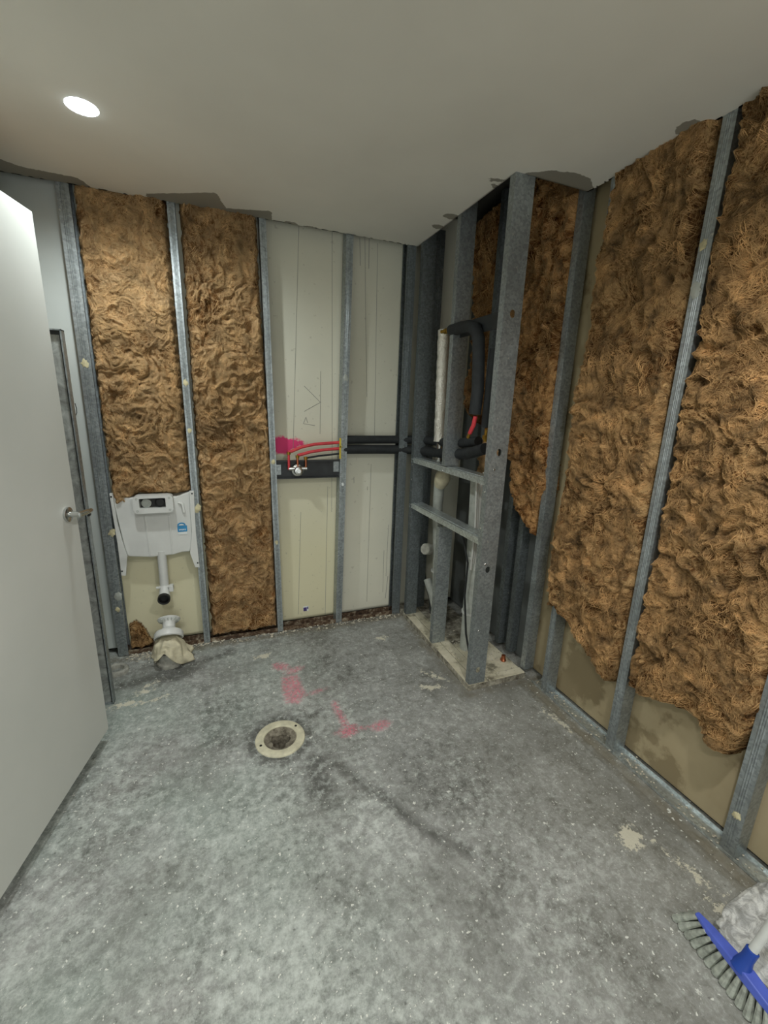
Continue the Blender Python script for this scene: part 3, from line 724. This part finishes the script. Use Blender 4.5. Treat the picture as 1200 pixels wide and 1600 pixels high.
# pipe moulding at upper right of the cover
x0, z0 = BX(279, 790); MB().tube([(x0, 2.59, z0+.02), (x0+.02, 2.588, z0+.01), (x0+.025, 2.588, z0-.04)], .009, 10).build('inlet_moulding', M['white_plastic'], ct, smooth=True)
def rrect(cx, cz, w_, h_, r, n=6):
    out = []
    for (sx, sz, a0) in ((1, 1, 0), (-1, 1, math.pi/2), (-1, -1, math.pi), (1, -1, 1.5*math.pi)):
        for i in range(n+1):
            t_ = a0+math.pi/2*i/n; out.append((cx+sx*(w_/2-r)+r*math.cos(t_), cz+sz*(h_/2-r)+r*math.sin(t_)))
    return out
pa, pb = BX(207, 775, 2.545), BX(271, 801, 2.545)
cx_, cz_ = (pa[0]+pb[0])/2, (pa[1]+pb[1])/2; W_, H_ = abs(pb[0]-pa[0])+.005, .098
fbx = MB()
outr = rrect(cx_, cz_, W_, H_, .022); inr = rrect(cx_-.004, cz_+.006, W_*.66, H_*.56, .006)
n = len(outr)
vs = [(u, 2.545, v) for u, v in outr]+[(u, 2.545, v) for u, v in inr]+[(u, 2.60, v) for u, v in outr]+[(u, 2.585, v) for u, v in inr]
fbx.add(vs, [(i, (i+1) % n, n+(i+1) % n, n+i) for i in range(n)]+[(i, (i+1) % n, 2*n+(i+1) % n, 2*n+i) for i in range(n)]+[(n+i, n+(i+1) % n, 3*n+(i+1) % n, 3*n+i) for i in range(n)])
fo_ = fbx.build('flush_box', M['white_plastic'], ct)
MB().prism(inr, lambda u, v, d: (u, d, v), 2.584, 2.588).build('dark_recess', M['rubber'], ct)
for dx, mm in ((-.032, 'grey_pvc'), (.034, 'rubber')):
    MB().lathe((cx_-.004+dx, 2.586, cz_+.004), (0, -1, 0), [(.024, 0), (.024, .022), (.020, .024), (.019, .018), (0, .018)], 24).build('flush_button', M[mm], ct, smooth=True, label='grey round button' if dx < 0 else 'black round button')
for sx in (-1, 1):
    for sz in (-1, 1): MB().lathe((cx_+sx*(W_/2-.018), 2.545, cz_+sz*(H_/2-.016)), (0, -1, 0), [(.006, 0), (.006, .0015), (.003, .0015), (.003, 0)], 12).build('box_screw', M['grey_pvc'], ct)
sx0, sz0 = BX(285, 827)
MB().prism(rrect(sx0, sz0+.004, .050, .036, .003), lambda u, v, d: (u, d, v), 2.5895, 2.592).build('sticker', M['sticker_blue'], ct)
MB().prism([(sx0+.022*math.cos(math.pi*i/10)-.003, sz0+.024+.016*math.sin(math.pi*i/10)) for i in range(11)], lambda u, v, d: (u, d, v), 2.5895, 2.592).build('sticker_arch', M['sticker_blue'], ct)
MB().prism([(sx0+.013*math.cos(math.pi*i/10)-.003, sz0+.0245+.008*math.sin(math.pi*i/10)) for i in range(11)], lambda u, v, d: (u, d, v), 2.5885, 2.5895).build('sticker_window', M['paper_white'], ct)
MB().prism(rrect(sx0, sz0-.024, .046, .014, .002), lambda u, v, d: (u, d, v), 2.5895, 2.592).build('sticker_foot', M['paper_white'], ct)
wr = MB()
for i, dx in enumerate((-.017, -.010, -.003, .004, .012)): wr.box((sx0+dx, 2.589, sz0-.006+.001*(i % 2)), (sx0+dx+.0045, 2.5895, sz0+.002))
for i in range(7): wr.box((sx0-.02+i*.006, 2.589, sz0-.026), (sx0-.0165+i*.006, 2.5892, sz0-.022))
wr.build('sticker_print', M['paper_white'], ct)
fp = thing('flush_pipe', 'white flush pipe hanging below the cistern with an open dark end', 'pipe', (-.345, 2.60, .35))
a_ = G(253, 868, 1, 2.61); b_ = G(257, 915, 1, 2.61)
MB().tube([a_+Vector((0, 0, .03)), b_], .0245, 22).build('drop_tube', M['white_plastic'], fp, smooth=True)
MB().tube([b_+Vector((0, 0, .004)), b_+Vector((0, -.012, -.022)), b_+Vector((.0, -.045, -.045)), b_+Vector((.0, -.075, -.052))], [.0245, .027, .030, .030], 22, False).build('bend', M['white_plastic'], fp, smooth=True)
ee = b_+Vector((0, -.072, -.052))
MB().lathe(ee, (0, -1, -.15), [(0, -.02), (.024, -.018), (.025, .008), (.033, .010), (.033, -.010), (.029, -.012)], 26).build('rubber_ring', M['rubber'], fp, smooth=True, label='dark rubber sealing ring')
MB().box((b_.x-.042, 2.585, b_.z-.006), (b_.x+.05, 2.60, b_.z+.004)).box((b_.x+.028, 2.56, b_.z-.022), (b_.x+.05, 2.60, b_.z+.012)).build('pipe_clip', M['white_plastic'], fp, bevel=.002)

pc = thing('pan_connector', 'white ribbed pan connector wrapped in crumpled cloth standing on a floor pipe stub', 'pan connector', (-.325, 2.42, 0))
px_, py_ = -.322, 2.425
ax_ = Vector((0, -.12, 1))
MB().lathe((px_, py_, 0), (0, 0, 1), [(.058, -.01), (.064, .0), (.066, .022), (.056, .028), (.056, .085), (.03, .086), (0, .08)], 30).build('floor_stub', M['dusty_pvc'], pc, smooth=True, label='dusty grey pipe stub')
fl_o = Vector((px_+.004, 2.505, .235)); fd = Vector((0, -.72, -.69)).normalized()
MB().lathe(fl_o, fd, [(0, -.004), (.058, -.004), (.060, .0), (.058, .004), (.040, .012), (.033, .022), (.033, .050), (.044, .060), (.066, .070), (.075, .082), (.076, .108), (.070, .112), (.068, .090), (0, .088)], 34).build('collar', M['white_plastic'], pc, smooth=True)
f1 = Vector((1, 0, 0)); f2 = fd.cross(f1)
for k in range(16):
    fn_ = MB(); t_ = 2*math.pi*k/16; d_ = f1*math.cos(t_)+f2*math.sin(t_); s_ = fd.cross(d_)*.0018
    a_ = fl_o+d_*.036+fd*.008; b_ = fl_o+d_*.054+fd*.003
    vs8 = [a_-s_, a_+s_, b_+s_, b_-s_]; vs8 += [p_+fd*.009 for p_ in vs8]
    fn_.add(vs8, [(0, 1, 2, 3), (7, 6, 5, 4), (0, 4, 5, 1), (1, 5, 6, 2), (2, 6, 7, 3), (3, 7, 4, 0)]); fn_.build('fin', M['grey_pvc'], pc)
# cloth draped around the connector
N1, N2 = 56, 16; vs = []
for j in range(N2):
    h = j/(N2-1)
    for k in range(N1):
        t_ = 2*math.pi*k/N1
        drop = .105+.05*max(0, math.cos(t_+.35))**2-.05*math.exp(-((((t_-4.55+math.pi) % (2*math.pi))-math.pi)/.38)**2)
        fold = float(fbm(np.array(t_*2.2), np.array(h*1.6), 4.4, 3))
        r = .040+.026*min(1, h*4)+.022*h*h+.028*fold*h+.006*math.sin(t_*9+h*3)*h
        z = .168-drop*h+.008*fold
        vs.append((px_+r*math.cos(t_)*(1+.35*h*max(0, math.cos(t_))), py_+r*math.sin(t_), z))
mb = MB(); mb.add(vs, [(j*N1+k, j*N1+(k+1) % N1, (j+1)*N1+(k+1) % N1, (j+1)*N1+k) for j in range(N2-1) for k in range(N1)]+[tuple(range(N1))])
mb.build('crumpled_cloth', M['bag'], pc, smooth=True, solid=.0015, label='crumpled off-white cloth')
tag(MB().lathe((-.585, 2.43, 0), (0, 0, 1), [(.030, .0), (.034, .022), (.048, .026), (.056, .018), (.058, 0)], 26, .04).build('floor_pipe_collar', M['dusty_pvc'], smooth=True), 'broken dusty pipe collar on the floor beside the panel behind the door', 'pipe collar')

# ------------------------------------------------------------------ floor drain
dr = thing('floor_drain', 'round cream floor drain ring around an open hole in the concrete', 'floor drain', (DR[0], DR[1], 0))
rg = MB(); n = 64; vs = []
prof = [(.070, -.03), (.071, .004), (.074, .007), (.100, .008), (.108, .005), (.111, -.004)]
for r, h in prof:
    for k in range(n):
        t_ = 2*math.pi*k/n; vs.append((DR[0]+r*math.cos(t_), DR[1]+r*math.sin(t_), h))
rg.add(vs, [(j*n+k, j*n+(k+1) % n, (j+1)*n+(k+1) % n, (j+1)*n+k) for j in range(len(prof)-1) for k in range(n)])
rg.build('ring', M['cream_pvc'], dr, smooth=True)
for a_ in (2.9+.5, .55):
    sl = MB(); c_ = Vector((DR[0]+.09*math.cos(a_), DR[1]+.09*math.sin(a_), .008)); sl.lathe(c_, (0, 0, 1), [(0, .0006), (.006, .0006), (.006, 0)], 10)
    sl.build('screw_slot', M['screw'], dr)
rg = MB(); vs = []
prof = [(.072, .001), (.062, -.004), (.048, -.010), (.040, -.014), (.038, -.05), (.036, -.10), (0, -.11)]
for j, (r, h) in enumerate(prof):
    for k in range(n):
        t_ = 2*math.pi*k/n; wob = 1+(.12*math.sin(3*t_+.6)+.07*math.sin(5*t_+2)+.04*math.sin(9*t_))*(1 if 1 < j < 6 else 0)
        vs.append((DR[0]+r*wob*math.cos(t_), DR[1]+r*wob*math.sin(t_), h))
rg.add(vs, [(j*n+k, j*n+(k+1) % n, (j+1)*n+(k+1) % n, (j+1)*n+k) for j in range(len(prof)-1) for k in range(n)])
t = NT('mortar_hole'); k_ = t.noise(45, 7, .7); t.bump(k_, .9, .01)
M['mortar_hole'] = t.set(t.ramp(k_, [(.38, srgb(90, 84, 72)), (.6, srgb(150, 144, 128))]), .95)
rg.build('broken_throat', M['mortar_hole'], dr, smooth=True)

# ------------------------------------------------------------------ door leaf, panel behind it
hz = Vector((-.688, 1.084, 0)); ed = Vector((-.516, 1.888, 0)); du = (ed-hz).normalized(); nn = Vector((du.y, -du.x, 0))
def dbox(mb, a0, a1, n0, n1, z0, z1):
    vs = [hz+du*a+nn*b+Vector((0, 0, z)) for z in (z0, z1) for a, b in ((a0, n0), (a1, n0), (a1, n1), (a0, n1))]
    return mb.add(vs, [(0, 3, 2, 1), (4, 5, 6, 7), (0, 1, 5, 4), (1, 2, 6, 5), (2, 3, 7, 6), (3, 0, 4, 7)])
LW = (ed-hz).length
door = dbox(MB(), 0, LW, -.036, 0, .060, 2.040).build('door_1', M['door'], bevel=.0015); struct(door, 'plain pale grey door leaf standing open on the left')
hd = hz+du*(LW-.066)+Vector((0, 0, 1.043))
mb = MB().lathe(hd, nn, [(0, 0), (.026, 0), (.027, .003), (.027, .009), (.024, .011), (.011, .012), (.0105, .045), (0, .046)], 28)
mb.build('door_handle', M['chrome'], door, smooth=True)
lv = MB(); q0 = hd+nn*.042
lv.tube([q0-du*.006, q0+du*.03+nn*.006, q0+du*.05+nn*.009, q0+du*.070+nn*.006+Vector((0, 0, -.003))], [.011, .0105, .0095, .009], 16)
lv.build('handle_lever', M['chrome'], door, smooth=True)
if True:
    hg = MB()
    for z in (.25, 1.04, 1.83): hg.tube([hz+nn*.004-du*.006+Vector((0, 0, z-.045)), hz+nn*.004-du*.006+Vector((0, 0, z+.045))], .006, 10)
    hg.build('hinge', M['chrome'], door, smooth=True)
struct(MB().box((XL-.07, 1.02, 0), (-.69, 1.09, 2.12)).build('trim_1', M['door']), 'door jamb')

pn = thing('framed_panel', 'tall mottled grey metal panel with a dark edge frame standing behind the open door', 'panel', (-.66, 2.15, 0))
PX0, PX1, PYf, PZ = -.775, -.549, 2.144, 1.718
MB().box((PX0, PYf+.014, .006), (PX1-.012, PYf+.030, PZ-.012)).build('sheet', M['mottle'], pn)
MB().box((PX1-.005, PYf, 0), (PX1, PYf+.040, PZ)).box((PX0, PYf, PZ-.005), (PX1, PYf+.04, PZ)).box((PX0, PYf, 0), (PX0+.005, PYf+.04, PZ)).box((PX0, PYf, 0), (PX1, PYf+.04, .006)).build('outer_frame', M['galv'], pn)
MB().box((PX1-.011, PYf+.010, .006), (PX1-.005, PYf+.03, PZ-.005)).box((PX0+.005, PYf+.006, PZ-.020), (PX1-.005, PYf+.03, PZ-.005)).build('dark_gasket', M['black_metal'], pn)
MB().lathe((PX1, PYf+.015, .965), (1, 0, 0), [(0, .010), (.010, .010), (.014, .004), (.014, 0)], 16).build('latch_button', M['screw'], pn, smooth=True)
tag(MB().tube([G(x_, y_, 1, LB-.024) for x_, y_ in ((117, 630), (119.5, 637), (120, 645), (117.5, 651))], .0016, 8).build('wire_hook', M['screw'], smooth=True), 'tiny bent wire on the pale grey board', 'hook')

# ------------------------------------------------------------------ downlights
def downlight(x, y, lb):
    d = thing('ceiling_downlight', lb, 'ceiling light', (x, y, H))
    MB().lathe((x, y, H), (0, 0, -1), [(.060, 0), (.066, 0), (.068, .003), (.061, .007), (.055, .002)], 36).build('trim_ring', M['white_plastic'], d, smooth=True)
    MB().lathe((x, y, H), (0, 0, -1), [(.060, -.002), (.058, .005), (.048, .012), (.028, .0165), (0, .018)], 36).build('diffuser', M['lamp'], d, smooth=True)
downlight(LIGHTS[0][0], LIGHTS[0][1], 'round glowing recessed downlight in the ceiling')

# ------------------------------------------------------------------ broom
bd = Vector((-.165, -1, 0)).normalized(); bn = Vector((bd.y, -bd.x, 0))
b0 = Vector((1.208, .508, 0)); BL = .29
br = thing('broom', 'blue headed broom with grey bristles and a white handle leaning to the right wall', 'broom', (b0+bd*BL/2))
def bb(mb, segs):
    vs = []; n = len(segs)
    for (l, wd, z0, z1) in segs:
        c_ = b0+bd*l
        vs += [c_-bn*wd+Vector((0, 0, z0)), c_+bn*wd+Vector((0, 0, z0)), c_+bn*wd*.8+Vector((0, 0, z1)), c_-bn*wd*.8+Vector((0, 0, z1))]
    fs = [(4*i+k, 4*i+(k+1) % 4, 4*i+4+(k+1) % 4, 4*i+4+k) for i in range(n-1) for k in range(4)]+[(0, 1, 2, 3), (4*n-1, 4*n-2, 4*n-3, 4*n-4)]
    return mb.add(vs, fs)
bb(MB(), [(0, .008, .076, .084), (.04, .016, .074, .088), (.10, .020, .073, .094), (BL/2, .021, .073, .098), (BL-.10, .020, .073, .094), (BL-.04, .016, .074, .088), (BL, .010, .076, .084)]).build('head', M['blue'], br, bevel=.003)
NTF = 18
for row in (-1, 0, 1):
    for i in range(NTF):
        l = .008+(BL-.016)*i/(NTF-1); top = b0+bd*l+bn*(.013*row*(1 if .03 < l < BL-.03 else .4))+Vector((0, 0, .077))
        fl = (i/(NTF-1)-.5)*.09
        tip = b0+bd*(l+fl)+bn*(.015*row+.014*row-.010)+Vector((0, 0, .004+random.uniform(0, .002)))
        MB().tube([top, top.lerp(tip, .5)+Vector((0, 0, .002)), tip], [.0048, .0078, .0110], 8).build('bristle_tuft', M['bristle'], br, smooth=True)
sk = b0+bd*(.128)+Vector((0, 0, .095)); hdn = (Vector((XR-.012, sk.y-.10, 1.25))-sk).normalized()
MB().lathe(sk, hdn, [(.022, -.012), (.018, .008), (.0145, .024), (.0145, .052), (.011, .054)], 20).build('socket', M['blue_dark'], br, smooth=True, label='deep blue handle socket')
MB().tube([sk+hdn*.03, sk+hdn*.6, sk+hdn*((XR-.012-sk.x)/hdn.x)], .0105, 16).build('handle', M['handle_white'], br, smooth=True)

# dusty plastic bag
t = NT('dusty_clear_plastic'); k_ = t.noise(26, 7, .72, .8)
pm = t.set(t.ramp(k_, [(.40, srgb(160, 162, 160)), (.5, srgb(204, 206, 204)), (.60, srgb(240, 242, 238))]), .32, 0, .6); t.bump(k_, .6, .01)
t.b.inputs['Transmission Weight'].default_value = .25
M['bagplastic'] = pm
us = np.linspace(0, 2*np.pi, 121); vs_ = np.linspace(.02, np.pi-.02, 70)
def bagf(U, V):
    x, y, z = np.sin(V)*np.cos(U), np.sin(V)*np.sin(U), np.cos(V)
    e_ = .38
    sx, sy, sz = [np.sign(q_)*np.abs(q_)**e_ for q_ in (x, y, z)]
    r = 1+.07*(ridged(x*2.2+3, y*2.2, z*2.2, 3)-.5)+.03*fbm(x*5, y*5, z*5+4, 3)
    X, Y = 1.375+.135*sx*r, .290+.205*sy*r
    top = .055+.075*np.clip((X-1.24)/.28, 0, 1)
    Z = top*.5+top*.5*sz*r+.010*fbm(X*22, Y*22, 3.0, 3)*(sz > 0)
    X = np.minimum(X, XR-.006)
    return np.stack([X, Y, np.maximum(Z, .006)], -1)
o = grid_mesh('plastic_bag', us, vs_, bagf, None, {}, pm, kind=None)
tag(o, 'dusty crumpled clear plastic bag slumped between the broom and the right wall', 'plastic bag')

# ------------------------------------------------------------------ insulation batts
def batt(label, axis, base, thick, poly, seed, m_, fib, flow=.25, amp=1.0, nf=1400, sign=-1, step=.0042, name='insulation_batt', edge=.03):
    us_ = [p_[0] for p_ in poly]; zs_ = [p_[1] for p_ in poly]
    u0, u1, z0, z1 = min(us_)-.03, max(us_)+.03, max(.008, min(zs_)-.04), max(zs_)+.02
    def height(U, V):
        sd = poly_sd(U, V, poly)+.012*fbm(U*26, V*26, seed, 4)
        wx, wy = fbm(U*5, V*5, seed+1.5, 3), fbm(U*5+9, V*5+4, seed+2.5, 3)
        a_, b_ = U*4.6+2.0*wx, V*3.0+1.7*wy
        f_ = ridged(a_, b_, seed+7, 3)
        f2 = ridged(U*19+4*wx, V*9+4*wy, seed+11, 3)
        big = fbm(U*3.1, V*2.3, seed+20, 2)
        h = thick*(.80+.22*big*amp)+amp*(.042*(f_-.45)+.014*(f2-.45)+.003*fbm(U*80, V*45, seed, 2))
        e_ = np.clip(sd/edge, 0, 1); e_ = 1-(1-e_)**2.2
        return np.maximum(h, .01)*e_, sd
    def pos(U, V, h):
        if axis == 1: return np.stack([U, base+sign*h, V], -1)
        return np.stack([base+sign*h, U, V], -1)
    o = grid_mesh(name, np.arange(u0, u1, step), np.arange(z0, z1, step), lambda U, V: pos(U, V, height(U, V)[0]+.0005),
                  lambda U, V: height(U, V)[1] > -.002, {}, m_, kind=None)
    tag(o, label, 'insulation')
    # loose fibres lying along the flow of the wool
    rs = np.random.RandomState(int(seed*10)+5)
    N = int(nf*4.6); K = 14
    M_ = max(8, N*2//16); cu, cv, ca = rs.uniform(u0, u1, M_), rs.uniform(z0, z1, M_), rs.normal(0, .9, M_)
    ci = rs.randint(0, M_, N*2); U = cu[ci]+rs.normal(0, .007, N*2); V = cv[ci]+rs.normal(0, .007, N*2); CA = ca[ci]
    ok = height(U, V)[1] > .004; U, V, CA = U[ok][:N], V[ok][:N], CA[ok][:N]; N = len(U)
    st = rs.uniform(.003, .010, N); curl = rs.uniform(-1, 1, N)*.14; lift = rs.uniform(.000, .008, N)*amp*rs.uniform(0, 1, N); rad = rs.uniform(.0002, .0009, N)
    th = 5.2*fbm(U*4.5, V*4.5, seed+30, 3)+flow*6.28+CA+rs.normal(0, .22, N)
    P_ = []; low_sd = np.full(N, 1.0)
    for k in range(K):
        h, sd_ = height(U, V); low_sd = np.minimum(low_sd, sd_)
        h = h+lift*math.sin(math.pi*(k+.5)/K)+.0006
        P_.append(pos(U, V, h))
        th = th+curl+rs.normal(0, .12, N)+.5*perlin(U*20, V*20, seed+40)
        U = U+np.cos(th)*st; V = np.maximum(V+np.sin(th)*st, .012)
    inside = low_sd > -.004; P_ = np.array(P_)[:, inside]; rad = rad[inside]; N = len(rad)     # K,N,3
    T = np.gradient(P_, axis=0); T /= np.linalg.norm(T, axis=2, keepdims=True)+1e-9
    A = np.cross(T, np.array([0.3, .9, .2])); A /= np.linalg.norm(A, axis=2, keepdims=True)+1e-9; B_ = np.cross(T, A)
    tp = np.sin(np.linspace(.25, math.pi-.15, K))[:, None]*rad[None, :]
    ring = [P_+(A*math.cos(a_)+B_*math.sin(a_))*tp[..., None] for a_ in (0, 2.094, 4.189)]
    R_ = np.stack(ring, 2)                              # K,N,3ring,3
    vv = R_.reshape(-1, 3)
    def ix(k, n_, r): return (k*N+n_)*3+r
    k_, n_, r_ = np.meshgrid(np.arange(K-1), np.arange(N), np.arange(3), indexing='ij')
    q = np.stack([ix(k_, n_, r_), ix(k_, n_, (r_+1) % 3), ix(k_+1, n_, (r_+1) % 3), ix(k_+1, n_, r_)], -1).reshape(-1, 4)
    me = bpy.data.meshes.new('loose_fibres'); me.vertices.add(len(vv)); me.vertices.foreach_set('co', vv.astype('f').ravel())
    me.loops.add(q.size); me.loops.foreach_set('vertex_index', q.ravel().astype('i'))
    me.polygons.add(len(q)); me.polygons.foreach_set('loop_start', np.arange(0, q.size, 4, dtype='i')); me.polygons.foreach_set('loop_total', np.full(len(q), 4, 'i'))
    me.update(calc_edges=True); me.polygons.foreach_set('use_smooth', [True]*len(q)); me.materials.append(fib)
    f_ = bpy.data.objects.new('loose_fibres', me); C.objects.link(f_); f_.parent = o; f_['kind'] = 'stuff'
    return o
def PL(ax, val, *pts):
    out = []
    for (x, y) in pts:
        p_ = G(x, y, ax, val); out.append((p_.x if ax == 1 else p_.y, p_.z))
    return out
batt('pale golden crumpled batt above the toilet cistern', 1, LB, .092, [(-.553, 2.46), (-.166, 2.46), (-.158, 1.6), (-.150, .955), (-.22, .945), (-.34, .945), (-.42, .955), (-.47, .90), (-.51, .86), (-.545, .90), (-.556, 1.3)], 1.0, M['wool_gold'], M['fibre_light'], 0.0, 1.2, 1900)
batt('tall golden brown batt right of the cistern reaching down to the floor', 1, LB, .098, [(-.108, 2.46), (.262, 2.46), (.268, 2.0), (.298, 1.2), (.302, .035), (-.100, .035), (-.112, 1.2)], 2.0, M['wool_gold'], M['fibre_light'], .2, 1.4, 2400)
batt('small clump of brown wool on the floor left of the pan connector', 1, LB, .085, [(-.55, .16), (-.51, .19), (-.47, .13), (-.43, .03), (-.55, .02)], 3.0, M['wool_brown'], M['fibre_brown'], 0, .7, 120, name='insulation_scrap', edge=.02)
batt('narrow brown batt hanging on the right wall nearest the corner framing', 0, LR, .120, [(1.535, 2.46), (1.14, 2.46), (1.132, 1.3), (1.130, .8), (1.135, .325), (1.17, .30), (1.25, .34), (1.36, .41), (1.42, .46), (1.57, .49), (1.60, .80), (1.575, 1.6), (1.55, 2.1)], 4.0, M['wool_brown'], M['fibre_brown'], .22, 1.15, 3200)
r2 = PL(0, XR-.02, (971, 1075), (1000, 1092), (1045, 1108), (1078, 1130), (1095, 1165), (1118, 1188), (1142, 1184), (1170, 1150), (1190, 1105))
batt('wide brown batt on the right wall hanging lowest, beside the frame edge', 0, LR, .112, [(1.080, 2.46)]+[(1.082, .9)]+r2+[(.648, .8), (.648, 2.46)], 5.0, M['wool_brown'], M['fibre_brown'], .25, 1.3, 3800)
batt('brown batt at the far right edge beyond the last visible stud', 0, LR, .10, [(.594, 2.46), (.592, .50), (.50, .42), (.35, .40), (.20, .44), (.19, 2.46)], 6.0, M['wool_brown'], M['fibre_brown'], .25, 1.2, 500, step=.006)
n2 = PL(0, 1.52, (898, 285), (892, 350), (873, 500), (866, 560), (856, 640), (850, 700), (848, 765), (832, 800), (828, 842), (815, 828), (795, 790), (785, 700))
batt('deep brown batt inside the riser right of the front corner stud', 0, LR, .115, n2+[(2.02, 1.35), (2.16, 1.40), (2.17, 2.58), (1.73, 2.58)], 7.0, M['wool_deep'], M['fibre_brown'], .25, 1.3, 1300)
batt('deep brown batt at the back of the riser above the black plate', 0, LR, .125, [(2.25, 2.58), (2.25, 1.62), (2.30, 1.42), (2.40, 1.36), (2.50, 1.45), (2.58, 1.60), (2.50, 1.72), (2.53, 2.2), (2.58, 2.58)], 8.0, M['wool_deep'], M['fibre_brown'], .25, 1.1, 700)
n3 = PL(0, 1.42, (742, 745), (765, 750), (770, 690), (752, 682), (744, 715))
batt('small golden wool tuft below the lagged pipes in the riser', 0, 1.47, .05, n3, 9.0, M['wool_gold'], M['fibre_light'], .25, .8, 150, name='insulation_scrap', edge=.02)
batt('brown batt on the left wall glimpsed above the open door', 0, XL-.068, .08, [(1.95, 2.46), (2.52, 2.46), (2.52, .3), (1.95, .3)], 10.0, M['wool_brown'], M['fibre_brown'], .25, .8, 300, sign=1, step=.01)

# rubble crumbs along the foot of the walls
mb = MB(); rr = random.Random(5)
def crumb(x, y, z, r):
    vs = []
    for k in range(6):
        t_ = k*math.pi/3; q_ = r*rr.uniform(.6, 1.3); vs.append((x+q_*math.cos(t_), y+q_*math.sin(t_), z+rr.uniform(0, r*.3)))
    vs.append((x, y, z+r*rr.uniform(.5, 1.0))); mb.add(vs, [(k, (k+1) % 6, 6) for k in range(6)]+[(5, 4, 3, 2, 1, 0)])
for i in range(420): crumb(rr.uniform(-.55, 1.16), YB-.012+rr.gauss(0, .022), .002+.002, rr.uniform(.002, .009))
for i in range(160): crumb(rr.uniform(-.56, -.2), YB-.04+rr.gauss(0, .03), .003, rr.uniform(.002, .008))
for i in range(160): crumb(XR+.03+rr.gauss(0, .02), rr.uniform(.5, 1.62), .006, rr.uniform(.002, .006))
for i in range(180): crumb(rr.uniform(XC+.05, XR-.03), rr.uniform(YC+.01, 2.2), .036, rr.uniform(.002, .008))
tag(mb.build('rubble_crumbs', M['rubble']), 'scattered pale plaster crumbs along the foot of the walls', 'rubble', kind='stuff')
